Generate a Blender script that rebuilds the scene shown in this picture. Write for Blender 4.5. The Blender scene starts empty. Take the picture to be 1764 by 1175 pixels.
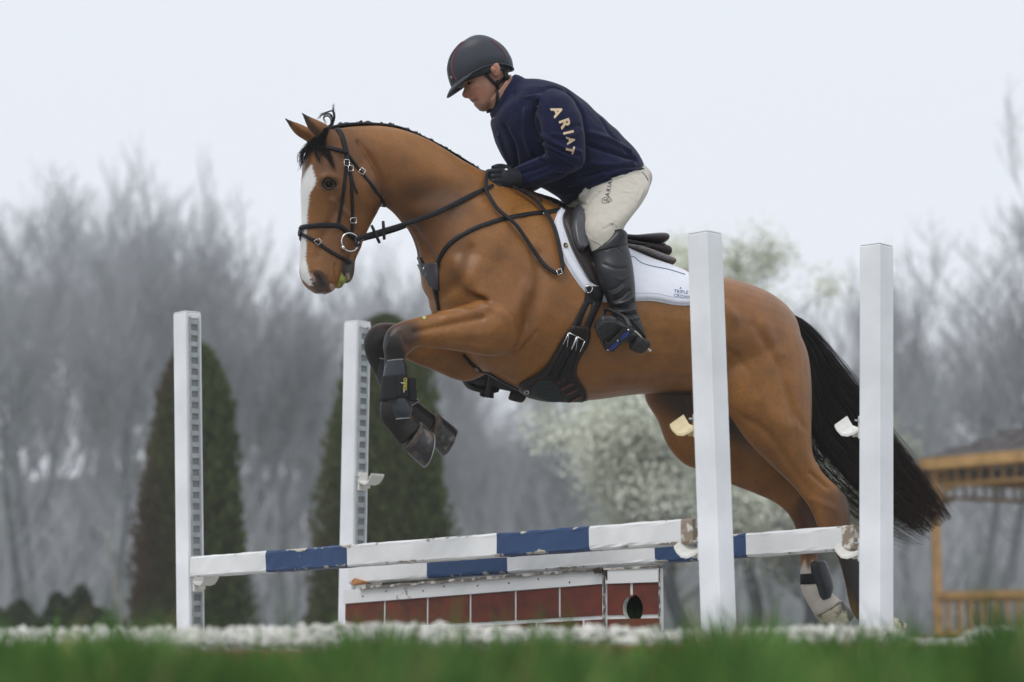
import bpy, bmesh, math, random
import numpy as np
from mathutils import Vector, Matrix
from mathutils.bvhtree import BVHTree

random.seed(7); RNG = np.random.default_rng(7)
C = bpy.context.scene.collection
SC = bpy.context.scene

# ------------------------------------------------------------------ camera
FPX = 3763.0                       # focal length in photograph pixels (photograph 1764 wide)
PITCH = math.atan(507.5 / FPX)
CAMZ = 0.04
cam_d = bpy.data.cameras.new('camera'); cam = bpy.data.objects.new('camera', cam_d); C.objects.link(cam)
cam_d.sensor_width = 36.0; cam_d.lens = FPX / 1764 * 36.0
cam.location = (0, 0, CAMZ); cam.rotation_euler = (math.pi / 2 + PITCH, 0, 0)
cam_d.clip_start = 0.05; cam_d.clip_end = 1000
cam_d.dof.use_dof = True; cam_d.dof.focus_distance = 8.75; cam_d.dof.aperture_fstop = 1.8
SC.camera = cam

# ------------------------------------------------------------------ world, sun, exposure (overcast)
SUN_EL, SUN_AZ = 58, 205           # azimuth from +Y clockwise: behind the camera, to the left
w = bpy.data.worlds.new('World'); SC.world = w; w.use_nodes = True
nt = w.node_tree; nt.nodes.clear()
sky = nt.nodes.new('ShaderNodeTexSky'); sky.sky_type = 'NISHITA'; sky.sun_disc = False
sky.sun_elevation = math.radians(SUN_EL); sky.sun_rotation = math.radians(SUN_AZ)
sky.air_density = 1.0; sky.dust_density = 6.0
mixn = nt.nodes.new('ShaderNodeMix'); mixn.data_type = 'RGBA'; mixn.inputs[0].default_value = 0.93
bg = nt.nodes.new('ShaderNodeBackground'); bg.inputs[1].default_value = 0.1
out = nt.nodes.new('ShaderNodeOutputWorld')
mixn.inputs[7].default_value = (9.05, 9.45, 10.15, 1)       # even cloud cover, x 0.1
nt.links.new(sky.outputs[0], mixn.inputs[6]); nt.links.new(mixn.outputs[2], bg.inputs[0]); nt.links.new(bg.outputs[0], out.inputs[0])
sun_d = bpy.data.lights.new('sun', 'SUN'); sun = bpy.data.objects.new('sun', sun_d); C.objects.link(sun)
sun_d.energy = 1.5; sun_d.angle = math.radians(30); sun_d.color = (1.0, 0.97, 0.93)
el, az = math.radians(SUN_EL), math.radians(SUN_AZ)
sdir = Vector((math.sin(az) * math.cos(el), math.cos(az) * math.cos(el), math.sin(el)))
sun.rotation_euler = sdir.to_track_quat('Z', 'Y').to_euler()
SC.view_settings.view_transform = 'Standard'; SC.view_settings.look = 'None'
SC.view_settings.exposure = 0.0; SC.view_settings.gamma = 1.0; SC.view_settings.use_curve_mapping = False
SC.render.engine = 'CYCLES'; SC.cycles.use_denoising = True
SC.cycles.max_bounces = 6; SC.cycles.diffuse_bounces = 3; SC.cycles.volume_bounces = 3
SC.cycles.transparent_max_bounces = 8; SC.cycles.sample_clamp_indirect = 4

# ------------------------------------------------------------------ geometry helpers
CP, SP = math.cos(PITCH), math.sin(PITCH)
def rayd(px, py):
    x = (px - 882) / FPX; v = -(py - 587.5) / FPX
    return np.array([x, CP - SP * v, SP + CP * v])
O3 = np.array([0, 0, CAMZ])
def at(px, py, Y):                  # point at distance Y (metres in front of the camera) seen at that pixel
    d = rayd(px, py); return O3 + d * (Y / d[1])
class Plane:
    """vertical plane through O turned by yaw; l is its near-side normal, h its heading (to the left)"""
    def __init__(s, O, yaw):
        s.O = np.array(O, float); a = math.radians(yaw)
        s.h = np.array([-math.cos(a), -math.sin(a), 0]); s.l = np.array([math.sin(a), -math.cos(a), 0])
    def P(s, px, py, off=0.0):
        d = rayd(px, py); o = s.O + s.l * off
        return O3 + d * (np.dot(o - O3, s.l) / np.dot(d, s.l))
    def mirror(s, V):
        V = np.asarray(V, float); d = (V - s.O) @ s.l
        return V - 2 * d[:, None] * s.l
def proj(V):
    V = np.asarray(V, float) - O3
    f = V[:, 1] * CP + V[:, 2] * SP; u = -V[:, 1] * SP + V[:, 2] * CP
    return np.stack([882 + FPX * V[:, 0] / f, 587.5 - FPX * u / f], 1)
def cr(pts, sub):
    """Catmull-Rom through the rows of pts"""
    P = np.asarray(pts, float); n = len(P)
    if n < 3: return np.array([P[0] + (P[1] - P[0]) * t for t in np.linspace(0, 1, sub + 1)])
    Q = np.vstack([2 * P[0] - P[1], P, 2 * P[-1] - P[-2]]); outp = []
    for i in range(1, n):
        p0, p1, p2, p3 = Q[i - 1], Q[i], Q[i + 1], Q[i + 2]
        for k in range(sub):
            t = k / sub
            outp.append(.5 * (2 * p1 + (p2 - p0) * t + (2 * p0 - 5 * p1 + 4 * p2 - p3) * t * t + (3 * p1 - p0 - 3 * p2 + p3) * t ** 3))
    outp.append(P[-1]); return np.array(outp)
def merge(parts):
    V, F, o = [], [], 0
    for v, f in parts:
        V.append(np.asarray(v, float)); F += [tuple(i + o for i in q) for q in f]; o += len(v)
    return np.vstack(V), F
def ringloft(A, B, HW, N, seg=28, exp=2.0, egg=None, cap=True):
    """rings with ends A and B, half width HW along unit N"""
    n = len(A); th = np.linspace(0, 2 * math.pi, seg, endpoint=False)
    c, s = np.cos(th), np.sin(th)
    ce = np.sign(c) * np.abs(c) ** (2 / exp); se = np.sign(s) * np.abs(s) ** (2 / exp)
    V = []
    for i in range(n):
        M = (A[i] + B[i]) / 2; u = (A[i] - B[i]) / 2
        e = 0 if egg is None else egg[i]
        V.append(M + np.outer(ce, u) + np.outer(se * (1 - e * ce), N[i] * HW[i]))
    V = np.vstack(V); F = []
    for i in range(n - 1):
        for k in range(seg):
            k2 = (k + 1) % seg; F.append((i * seg + k, i * seg + k2, (i + 1) * seg + k2, (i + 1) * seg + k))
    if cap:
        V = np.vstack([V, V[:seg].mean(0), V[(n - 1) * seg:n * seg].mean(0)])
        for k in range(seg):
            k2 = (k + 1) % seg
            F.append((n * seg, k2, k)); F.append((n * seg + 1, (n - 1) * seg + k, (n - 1) * seg + k2))
    return V, F
def loft(pl, rings, seg=28, sub=4, exp=2.0, cap=True, grow=0.0):
    """rings (ax, ay, bx, by, off, hw[, egg]) drawn on plane pl"""
    A, B, H, E = [], [], [], []
    for r in rings:
        a, b = pl.P(r[0], r[1], r[4]), pl.P(r[2], r[3], r[4])
        if grow:
            u = (a - b) / np.linalg.norm(a - b); a, b = a + u * grow, b - u * grow
        A.append(a); B.append(b); H.append(r[5] + grow); E.append(r[6] if len(r) > 6 else 0)
    A, B = cr(A, sub), cr(B, sub); H = cr(np.array(H)[:, None], sub)[:, 0]; E = cr(np.array(E)[:, None], sub)[:, 0]
    return ringloft(A, B, np.maximum(H, .002), [pl.l] * len(A), seg, exp, E, cap)
def tube(P, R, seg=8, cap=True, flat=1.0, N0=None):
    """round (or flattened) tube along 3-D points"""
    P = np.asarray(P, float); n = len(P)
    R = np.full(n, R, float) if np.isscalar(R) else np.asarray(R, float)
    T = np.gradient(P, axis=0); T /= np.linalg.norm(T, axis=1)[:, None] + 1e-12
    u = np.cross(T[0], [0, 0, 1]) if N0 is None else np.asarray(N0, float)
    if np.linalg.norm(u) < 1e-3: u = np.array([1., 0, 0])
    V = []; th = np.linspace(0, 2 * math.pi, seg, endpoint=False)
    for i in range(n):
        u = u - T[i] * (u @ T[i]); u /= np.linalg.norm(u) + 1e-12; v = np.cross(T[i], u)
        V.append(P[i] + R[i] * (np.outer(np.cos(th), u) * flat + np.outer(np.sin(th), v)))
    V = np.vstack(V); F = []
    for i in range(n - 1):
        for k in range(seg):
            k2 = (k + 1) % seg; F.append((i * seg + k, i * seg + k2, (i + 1) * seg + k2, (i + 1) * seg + k))
    if cap: F.append(tuple(range(seg))[::-1]); F.append(tuple((n - 1) * seg + k for k in range(seg)))
    return V, F
def ribbon(P, N, width, thick):
    """strap: flat section, N = outward normals"""
    P = np.asarray(P, float); n = len(P); T = np.gradient(P, axis=0); T /= np.linalg.norm(T, axis=1)[:, None] + 1e-12
    w_ = np.full(n, width, float) if np.isscalar(width) else np.asarray(width, float)
    V = []
    for i in range(n):
        nn = N[i] - T[i] * (N[i] @ T[i]); nn /= np.linalg.norm(nn) + 1e-12; s = np.cross(T[i], nn)
        for a, b in ((-1, -.5), (-.82, .35), (-.6, .5), (.6, .5), (.82, .35), (1, -.5)):
            V.append(P[i] + s * a * w_[i] / 2 + nn * b * thick)
    F = []
    for i in range(n - 1):
        for k in range(6):
            k2 = (k + 1) % 6; F.append((i * 6 + k, (i + 1) * 6 + k, (i + 1) * 6 + k2, i * 6 + k2))
    F.append(tuple(range(6))); F.append(tuple((n - 1) * 6 + k for k in range(6))[::-1])
    return np.array(V), F
def box(c, s, yaw=0.0, bev=0.0, R=None):
    """box, optionally with chamfered vertical and horizontal edges"""
    bm = bmesh.new(); bmesh.ops.create_cube(bm, size=1)
    for v in bm.verts: v.co = Vector((v.co.x * s[0], v.co.y * s[1], v.co.z * s[2]))
    if bev: bmesh.ops.bevel(bm, geom=bm.edges[:], offset=bev, segments=1, affect='EDGES', profile=.5)
    M = (Matrix.Rotation(yaw, 3, 'Z') if R is None else R)
    V = np.array([list(M @ v.co) for v in bm.verts]) + np.asarray(c, float)
    F = [tuple(v.index for v in f.verts) for f in bm.faces]; bm.free(); return V, F
def ico(c, r, sub=2, sc=(1, 1, 1)):
    bm = bmesh.new(); bmesh.ops.create_icosphere(bm, subdivisions=sub, radius=r)
    V = np.array([[v.co.x * sc[0], v.co.y * sc[1], v.co.z * sc[2]] for v in bm.verts]) + np.asarray(c, float)
    F = [tuple(v.index for v in f.verts) for f in bm.faces]; bm.free(); return V, F

# ------------------------------------------------------------------ objects
ORI = {}
def thing(name, label, cat, loc=(0, 0, 0), group=None):
    o = bpy.data.objects.new(name, None); C.objects.link(o); o.location = loc; o.empty_display_size = .1
    o['label'] = label; o['category'] = cat
    if group: o['group'] = group
    ORI[o] = np.array(loc, float); return o
def tag(o, label=None, cat=None, group=None, kind=None):
    if label: o['label'] = label
    if cat: o['category'] = cat
    if group: o['group'] = group
    if kind: o['kind'] = kind
    return o
def obj(name, VF, m, parent=None, smooth=True, kind=None, origin=None, mats=None, mi=None, col=None):
    V, F = VF; V = np.asarray(V, float)
    org = ORI[parent] if parent is not None else (np.zeros(3) if origin is None else np.asarray(origin, float))
    me = bpy.data.meshes.new(name); me.from_pydata((V - org).tolist(), [], F)
    for mm in (mats or [m]): me.materials.append(mm)
    if mi is not None: me.polygons.foreach_set('material_index', np.asarray(mi, dtype=np.int32))
    me.polygons.foreach_set('use_smooth', np.full(len(me.polygons), smooth))
    if col is not None:
        ca = me.color_attributes.new('tint', 'FLOAT_COLOR', 'POINT')
        cc = np.ones((len(V), 4)); cc[:, :3] = col; ca.data.foreach_set('color', cc.ravel())
    me.update()
    o = bpy.data.objects.new(name, me); C.objects.link(o)
    if parent is not None: o.parent = parent
    else: o.location = org
    ORI[o] = org
    if kind: o['kind'] = kind
    return o
def fixn(VF):
    V, F = VF; bm = bmesh.new(); vs = [bm.verts.new(v) for v in V]
    for f in F:
        try: bm.faces.new([vs[i] for i in f])
        except ValueError: pass
    bmesh.ops.recalc_face_normals(bm, faces=bm.faces[:]); bm.verts.index_update()
    F = [tuple(v.index for v in f.verts) for f in bm.faces]; bm.free(); return V, F
def voxel(VF, size, smooth=4, fac=.5):
    """union of closed lofts as one continuous skin -> V, F, N"""
    V, F = fixn(VF); me = bpy.data.meshes.new('tmp'); me.from_pydata(np.asarray(V).tolist(), [], F)
    o = bpy.data.objects.new('tmp', me); C.objects.link(o)
    m = o.modifiers.new('r', 'REMESH'); m.mode = 'VOXEL'; m.voxel_size = size
    if smooth:
        s = o.modifiers.new('s', 'SMOOTH'); s.factor = fac; s.iterations = smooth
    dg = bpy.context.evaluated_depsgraph_get(); e = o.evaluated_get(dg); r = bpy.data.meshes.new_from_object(e)
    res = mesh_np(r); bpy.data.objects.remove(o); bpy.data.meshes.remove(r); bpy.data.meshes.remove(me)
    return res
def mesh_np(r):
    n = len(r.vertices); V = np.zeros(n * 3); r.vertices.foreach_get('co', V); N = np.zeros(n * 3); r.vertices.foreach_get('normal', N)
    lt = np.zeros(len(r.polygons), int); r.polygons.foreach_get('loop_total', lt); li = np.zeros(len(r.loops), int); r.loops.foreach_get('vertex_index', li)
    F = []; k = 0; L = li.tolist()
    for t in lt.tolist(): F.append(tuple(L[k:k + t])); k += t
    return V.reshape(-1, 3), F, N.reshape(-1, 3)
def bvh(V, F): return BVHTree.FromPolygons([tuple(v) for v in V], F)
def hit(tr, px, py, pl=None, off=0.0):
    """where the line of sight meets a surface; beside its outline, the nearest surface point"""
    d = rayd(px, py); dn = d / np.linalg.norm(d)
    p, n, i, t = tr.ray_cast(Vector(O3), Vector(dn))
    if p is None:
        q = pl.P(px, py, off); p, n, i, t = tr.find_nearest(Vector(q))
    return np.array(p), np.array(n)
def smooth_rows(A, k=2):
    A = np.array(A)
    for _ in range(k): A[1:-1] = (A[:-2] + A[1:-1] * 2 + A[2:]) / 4
    return A
def drape(tr, pl, pts, lift, sub=6, sm=2, off=0.0):
    Q = cr(np.array(pts, float), sub); P, N = [], []
    for x, y in Q:
        p, n = hit(tr, x, y, pl, off); P.append(p); N.append(n)
    P, N = smooth_rows(P, sm), smooth_rows(N, sm + 2); N /= np.linalg.norm(N, axis=1)[:, None]
    return P + N * lift, N
def strap(tr, pl, pts, width, lift=.004, thick=.005, sub=6, mirror=False, off=0.0, sm=2):
    P, N = drape(tr, pl, pts, lift, sub, sm, off); R = ribbon(P, N, width, thick)
    if mirror:
        M = pl.mirror(R[0]); return merge([R, (M, [f[::-1] for f in R[1]])])
    return R
def sheet(tr, pl, pairs, thick, lift, k=10, sub=5, sm=3, edge=.6, mirror=False):
    """panel lying on a surface, between two drawn edges"""
    Q = cr(np.array(pairs, float), sub); n = len(Q); P = np.zeros((n, k + 1, 3)); N = np.zeros((n, k + 1, 3))
    for i, q in enumerate(Q):
        for j in range(k + 1):
            t = j / k; p, nn = hit(tr, q[0] * (1 - t) + q[2] * t, q[1] * (1 - t) + q[3] * t, pl, .1); P[i, j] = p; N[i, j] = nn
    for _ in range(sm):
        P[1:-1] = (P[:-2] + 2 * P[1:-1] + P[2:]) / 4; P[:, 1:-1] = (P[:, :-2] + 2 * P[:, 1:-1] + P[:, 2:]) / 4
        N[1:-1] = (N[:-2] + 2 * N[1:-1] + N[2:]) / 4; N[:, 1:-1] = (N[:, :-2] + 2 * N[:, 1:-1] + N[:, 2:]) / 4
    N /= np.linalg.norm(N, axis=2)[..., None]
    e = np.ones((n, k + 1)); e[0] = e[-1] = 0; e[:, 0] = e[:, -1] = 0
    top = P + N * (lift + thick * (edge + (1 - edge) * e))[..., None]; bot = P + N * (lift - .004)
    V = np.vstack([top.reshape(-1, 3), bot.reshape(-1, 3)]); m = n * (k + 1); F = []
    idx = lambda i, j: i * (k + 1) + j
    for i in range(n - 1):
        for j in range(k):
            a, b, c, d = idx(i, j), idx(i + 1, j), idx(i + 1, j + 1), idx(i, j + 1)
            F.append((a, b, c, d)); F.append((m + a, m + d, m + c, m + b))
    rim = [idx(i, 0) for i in range(n)] + [idx(n - 1, j) for j in range(1, k + 1)] + [idx(i, k) for i in range(n - 2, -1, -1)] + [idx(0, j) for j in range(k - 1, 0, -1)]
    for a, b in zip(rim, rim[1:] + rim[:1]): F.append((a, m + a, m + b, b))
    R = (V, F)
    if mirror: R = merge([R, (pl.mirror(V), [f[::-1] for f in F])])
    return fixn(R)
def segdist(V, P):
    d = np.full(len(V), 1e9); P = np.asarray(P, float)
    if len(P) == 1: return np.linalg.norm(V - P[0], axis=1)
    for a, b in zip(P[:-1], P[1:]):
        ab = b - a; t = np.clip(((V - a) @ ab) / (ab @ ab + 1e-12), 0, 1); d = np.minimum(d, np.linalg.norm(V - a - t[:, None] * ab, axis=1))
    return d
def smask(d, r, soft=.35):
    t = np.clip((r * (1 + soft) - d) / (2 * r * soft), 0, 1); return t * t * (3 - 2 * t)

# ------------------------------------------------------------------ materials
def mat(name, color, rough=.6, noise=0.0, nscale=20.0, color2=None, bump=0.0, bscale=80.0, spec=.5, metal=0.0, tint=False,
        sheen=0.0, coat=0.0, stretch=(1, 1, 1), thr=None, bdist=.002, sss=0.0, detail=5.0, trans=0.0):
    m = bpy.data.materials.new(name); m.use_nodes = True; nt = m.node_tree; b = nt.nodes['Principled BSDF']; L = nt.links
    b.inputs['Roughness'].default_value = rough; b.inputs['Metallic'].default_value = metal
    b.inputs['Specular IOR Level'].default_value = spec; b.inputs['Sheen Weight'].default_value = sheen; b.inputs['Coat Weight'].default_value = coat
    if sss: b.inputs['Subsurface Weight'].default_value = sss; b.inputs['Subsurface Radius'].default_value = (.01, .004, .002); b.inputs['Subsurface Scale'].default_value = 1
    if trans: b.inputs['Transmission Weight'].default_value = trans
    tc = nt.nodes.new('ShaderNodeTexCoord'); mp = nt.nodes.new('ShaderNodeMapping'); mp.inputs['Scale'].default_value = stretch
    L.new(tc.outputs['Object'], mp.inputs[0])
    src = None
    if tint:
        at_ = nt.nodes.new('ShaderNodeAttribute'); at_.attribute_name = 'tint'; src = at_.outputs['Color']
    if noise or color2:
        n = nt.nodes.new('ShaderNodeTexNoise'); n.inputs['Scale'].default_value = nscale; n.inputs['Detail'].default_value = detail; L.new(mp.outputs[0], n.inputs[0])
        r = nt.nodes.new('ShaderNodeMapRange'); L.new(n.outputs[0], r.inputs[0])
        lo, hi = thr or (.3, .7); r.inputs[1].default_value = lo; r.inputs[2].default_value = hi
        mx = nt.nodes.new('ShaderNodeMix'); mx.data_type = 'RGBA'
        if color2:
            mx.inputs[6].default_value = (*color, 1); mx.inputs[7].default_value = (*color2, 1); L.new(r.outputs[0], mx.inputs[0])
            if src: L.new(src, mx.inputs[6])
        else:
            mx.blend_type = 'MULTIPLY'; mx.inputs[0].default_value = 1
            r.inputs[3].default_value = 1 - noise; r.inputs[4].default_value = 1 + noise * .6
            mx.inputs[6].default_value = (*color, 1)
            if src: L.new(src, mx.inputs[6])
            L.new(r.outputs[0], mx.inputs[7])
        L.new(mx.outputs[2], b.inputs['Base Color'])
    elif src: L.new(src, b.inputs['Base Color'])
    else: b.inputs['Base Color'].default_value = (*color, 1)
    if bump:
        n2 = nt.nodes.new('ShaderNodeTexNoise'); n2.inputs['Scale'].default_value = bscale; n2.inputs['Detail'].default_value = 4; L.new(mp.outputs[0], n2.inputs[0])
        bp = nt.nodes.new('ShaderNodeBump'); bp.inputs['Strength'].default_value = bump; bp.inputs['Distance'].default_value = bdist
        L.new(n2.outputs[0], bp.inputs['Height']); L.new(bp.outputs[0], b.inputs['Normal'])
    return m
# ------------------------------------------------------------------ setting: ground, arena, haze
M_grassg = mat('meadow_ground', (.045, .075, .025), .9, .5, 3, bump=.5, bscale=30)
M_footing = mat('arena_footing', (.34, .33, .31), .95, .3, 8, bump=.6, bscale=60)
M_timber = mat('edge_timber', (.20, .095, .045), .8, .5, 12, stretch=(.15, 1, 1), bump=.6, bscale=40)
def grid(x0, x1, y0, y1, nx, ny, zf):
    X, Y = np.meshgrid(np.linspace(x0, x1, nx), np.linspace(y0, y1, ny)); Z = zf(X, Y)
    V = np.stack([X.ravel(), Y.ravel(), Z.ravel()], 1)
    F = [(j * nx + i, j * nx + i + 1, (j + 1) * nx + i + 1, (j + 1) * nx + i) for j in range(ny - 1) for i in range(nx - 1)]
    return V, F
rnd2 = lambda X, Y: .5 * np.sin(X * .9 + 1.3 * np.sin(Y * .7)) + .5 * np.sin(Y * 1.1 + X * .4)
GZ = -.165
o = obj('ground', grid(-400, 400, -60, 600, 60, 60, lambda X, Y: GZ - .02 + 0 * X), M_grassg); tag(o, kind='structure')
o = obj('arena_footing', grid(-14, 14, 5.24, 26, 60, 40, lambda X, Y: -.012 + .008 * rnd2(X * 2, Y * 2)), M_footing); tag(o, kind='structure')
o = obj('arena_bank', merge([box((0, 15.5, -.14), (28, 20.5, .24))]), M_footing, smooth=False); tag(o, kind='structure')
edge = thing('timber_edging', 'weathered brown timber edging board in front of the white stones', 'edging', (0, 5.17, 0))
for i in range(6):
    obj('board', box((-7.5 + i * 3.0, 5.17 + .01 * (i % 2), -.055 - .006 * (i % 3)), (2.985, .07, .15), 0.004 * (-1) ** i, .006), M_timber, edge, smooth=False)
# white stones
M_stone = mat('white_stones', (.62, .61, .57), .8, .3, 25, tint=False)
def stones():
    bm = bmesh.new(); bmesh.ops.create_icosphere(bm, subdivisions=1, radius=1); bv = np.array([list(v.co) for v in bm.verts]); bf = [tuple(v.index for v in f.verts) for f in bm.faces]; bm.free()
    parts = []; r = np.random.default_rng(3)
    for i in range(9000):
        x = r.uniform(-3.2, 3.2); y = 5.24 + r.beta(1.2, 1.8) * .75
        s = r.uniform(.008, .016); pile = .064 * math.exp(-((y - 5.46) / .26) ** 2) * (.98 + .12 * math.sin(x * 3.1) * math.sin(x * 7.7 + 1) + (.06 if -.7 < x < 0 else 0))
        if .95 < x < 1.15: pile *= .45
        z = -.01 + pile * r.uniform(.75, 1.0) + s * .3
        v = bv * (1 + .22 * r.standard_normal(bv.shape)) * s * np.array([r.uniform(.8, 1.4), r.uniform(.8, 1.3), r.uniform(.6, 1.0)])
        a = r.uniform(0, 6.28); ca, sa = math.cos(a), math.sin(a); v = np.stack([v[:, 0] * ca - v[:, 1] * sa, v[:, 0] * sa + v[:, 1] * ca, v[:, 2]], 1)
        parts.append((v + [x, y, z], bf))
    return merge(parts)
tag(obj('white_stones', stones(), M_stone, smooth=False), kind='stuff')
# grass
def grass(n, x0, x1, y0, y1, hmin, hmax, seed, zb=GZ, wd=.0050):
    r = np.random.default_rng(seed); u = r.random(n)
    y = y0 + (y1 - y0) * u; xs = r.uniform(x0, x1, n) * (y / y1) ** .8
    cl = .5 + .5 * np.sin(xs * 5.1 + 2 * np.sin(y * 2.3)) * np.sin(y * 3.7 + xs * 2.2 + 1.0)
    h = (hmin + (hmax - hmin) * r.random(n) ** 1.3) * (.78 + .35 * cl)
    tall = r.random(n) < .03; h[tall] *= 1.32
    for cx, am, wdt in ((.57, .10, .07), (.68, .06, .05), (-.354, .07, .07), (1.376, .11, .10), (.10, .04, .06), (-1.016, .065, .06), (.98, .05, .12), (-.69, -.04, .13), (-1.25, -.02, .16)): h += am * np.exp(-((xs / y * 6 - cx) / wdt) ** 2) * r.random(n) ** 2
    az = r.uniform(0, 6.283, n); bend = r.uniform(.1, .75, n); ww = wd * r.uniform(.7, 1.7, n)
    V = np.zeros((n, 7, 3)); ts = [0, .4, .75, 1]
    sx, sy = -np.sin(az + 1.3), np.cos(az + 1.3)
    for k, t in enumerate(ts):
        cx = xs + np.cos(az) * h * bend * t * t * .8; cy = y + np.sin(az) * h * bend * t * t * .8; cz = zb + h * (t - .25 * bend * t * t)
        wk = ww * (1 - t) ** .6 if t < 1 else 0 * ww
        if t < 1:
            V[:, 2 * k] = np.stack([cx - sx * wk, cy - sy * wk, cz], 1); V[:, 2 * k + 1] = np.stack([cx + sx * wk, cy + sy * wk, cz], 1)
        else: V[:, 6] = np.stack([cx, cy, cz], 1)
    base = (np.arange(n) * 7)[:, None]
    q = np.array([[0, 1, 3, 2], [2, 3, 5, 4]]); F = []
    Q = (base[:, None, :] + q[None]).reshape(-1, 4).tolist(); T = (base + np.array([4, 5, 6])).tolist()
    F = [tuple(a) for a in Q] + [tuple(a) for a in T]
    g = r.random((n, 1)); dry = (r.random((n, 1)) < .05)
    col = np.array([.024, .058, .012]) * (1 - g) + np.array([.075, .155, .030]) * g; col = np.where(dry, [.25, .22, .09], col)
    tx, ty = np.floor(xs / .07 + .8 * np.sin(y * 7)), np.floor(y / .25); tuft = np.modf(np.abs(np.sin(tx * 12.9898 + ty * 78.233) * 43758.5453))[0]; h_t = (tuft - .55) * .075; V[:, :, 2] += (h_t[:, None] * np.array([0, 0, .4, .4, .75, .75, 1.0])[None]); col = col * (.35 + 1.45 * tuft[:, None] ** 1.5 + .25 * r.random((n, 1)))
    return V.reshape(-1, 3), F, np.repeat(col, 7, 0)
M_blade = mat('grass_blade', (.1, .2, .03), .6, spec=.2, tint=True)
V, F, col = grass(80000, -1.6, 1.6, 2.7, 5.14, .128, .196, 1)
tag(obj('grass', (V, F), M_blade, col=col, smooth=False), kind='stuff')
V, F, col = grass(16000, -.95, .95, 1.7, 2.7, .11, .175, 2)
tag(obj('grass', (V, F), M_blade, col=col, smooth=False), kind='stuff')
V, F, col = grass(1500, -1.6, 1.6, 4.4, 5.12, .15, .26, 5, wd=.0075)
tag(obj('grass', (V, F), M_blade, col=col * 1.15, smooth=False), kind='stuff')
# haze
hz = bpy.data.materials.new('haze'); hz.use_nodes = True; hn = hz.node_tree; hn.nodes.remove(hn.nodes['Principled BSDF'])
pv = hn.nodes.new('ShaderNodeVolumePrincipled'); pv.inputs['Color'].default_value = (.93, .95, 1, 1); pv.inputs["Density"].default_value = .0013
hn.links.new(pv.outputs[0], hn.nodes['Material Output'].inputs['Volume'])
tag(obj('haze', box((0, 60, 14.2), (150, 130, 31)), hz, smooth=False), kind='stuff')

# ------------------------------------------------------------------ trees
def branch_tree(seed, H, r0, levels=4, spread=.55, upb=.35, kids=(5, 4, 4, 3), lean=0, fork=.3, seg0=6, wig=.12, minr=.006, sprawl=1.0):
    r = np.random.default_rng(seed); trunk = []; br = []; tips = []
    def grow(p, d, L, rad, lev):
        n = 7 if lev == 0 else 5; pts = [p]; dd = d / np.linalg.norm(d)
        for k in range(n - 1):
            dd = dd + r.normal(0, wig, 3) + np.array([0, 0, upb * .12]); dd /= np.linalg.norm(dd); pts.append(pts[-1] + dd * L / (n - 1))
        pts = np.array(pts); R = np.linspace(rad, rad * (.35 if lev else .25), n)
        (trunk if lev == 0 else br).append(tube(pts, np.maximum(R, minr), (seg0 if lev == 0 else (4 if lev == 1 else 3)), cap=lev == 0))
        if lev >= levels: tips.append((pts[-1], pts[len(pts) // 2])); return
        m = kids[lev]
        for k in range(m):
            t = (fork + (1 - fork) * (k + r.uniform(.1, .9)) / m) if lev == 0 else (.25 + .75 * (k + r.random()) / m)
            q = pts[0] * 0; f = t * (n - 1); i = min(int(f), n - 2); q = pts[i] + (pts[i + 1] - pts[i]) * (f - i)
            a = r.uniform(0, 6.283); e = np.array([math.cos(a), math.sin(a), r.uniform(.1, .9)]) * sprawl
            nd = dd * (1 - spread) + e * spread + np.array([0, 0, upb * .3])
            grow(q, nd, L * r.uniform(.42, .68) * (1.05 - .35 * t if lev == 0 else 1), max(rad * (1 - .6 * t) * .55, minr), lev + 1)
        if lev: grow(pts[-1], dd, L * .55, R[-1], lev + 1)
    grow(np.zeros(3), np.array([lean, 0, 1.0]), H * .78, r0, 0)
    return merge(trunk), merge(br), tips
M_bark = mat('bare_bark', (.18, .19, .205), .9, .3, 2.0); M_twig = mat('bare_twigs', (.36, .375, .40), .9)
def copy_thing(root, loc, rz, sc, label=None):
    n = root.copy(); C.objects.link(n); n.location = loc; n.rotation_euler = (0, 0, rz); n.scale = (sc,) * 3
    if label: n['label'] = label
    for ch in root.children:
        c = ch.copy(); C.objects.link(c); c.parent = n
    return n
protos = []; PH = []
GL = 'bare grey deciduous tree of the misty wood behind the jump'
for s in range(5):
    t = thing('bare_tree', GL, 'tree', (0, 0, 0), 'bare trees of the misty wood')
    T, B, tips = branch_tree(20 + s, 15.0, .30, levels=4, kids=(9, 6, 5, 4), spread=(.46, .55, .40, .60, .50)[s], upb=(.7, .5, .9, .45, .6)[s], fork=(.25, .32, .2, .38, .3)[s], minr=.013, wig=.13)
    obj('trunk', T, M_bark, t); obj('branches', B, M_twig, t); protos.append(t); PH.append(float(np.percentile(B[0][:, 2], 99.7)))
rr = np.random.default_rng(11); k = 0; used = set()
def tree_h(px):   # wished height of the wood's outline in photograph pixels
    xs = [-60, 0, 60, 130, 200, 300, 380, 430, 520, 620, 720, 820, 900, 1000, 1120, 1260, 1400, 1450, 1530, 1600, 1680, 1764, 1850]
    ys = [320, 300, 285, 300, 330, 260, 300, 400, 430, 440, 420, 470, 640, 610, 600, 560, 470, 540, 450, 470, 400, 150, 100]
    return np.interp(px, xs, ys)
spots = []
for row, (Y, step) in enumerate(((60, 128), (74, 135), (92, 105))):
    px = -90 + row * 17
    while px < 1860:
        spots.append((px + rr.uniform(-16, 16), Y + rr.uniform(-4, 4), row)); px += step * rr.uniform(.75, 1.25)
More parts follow.
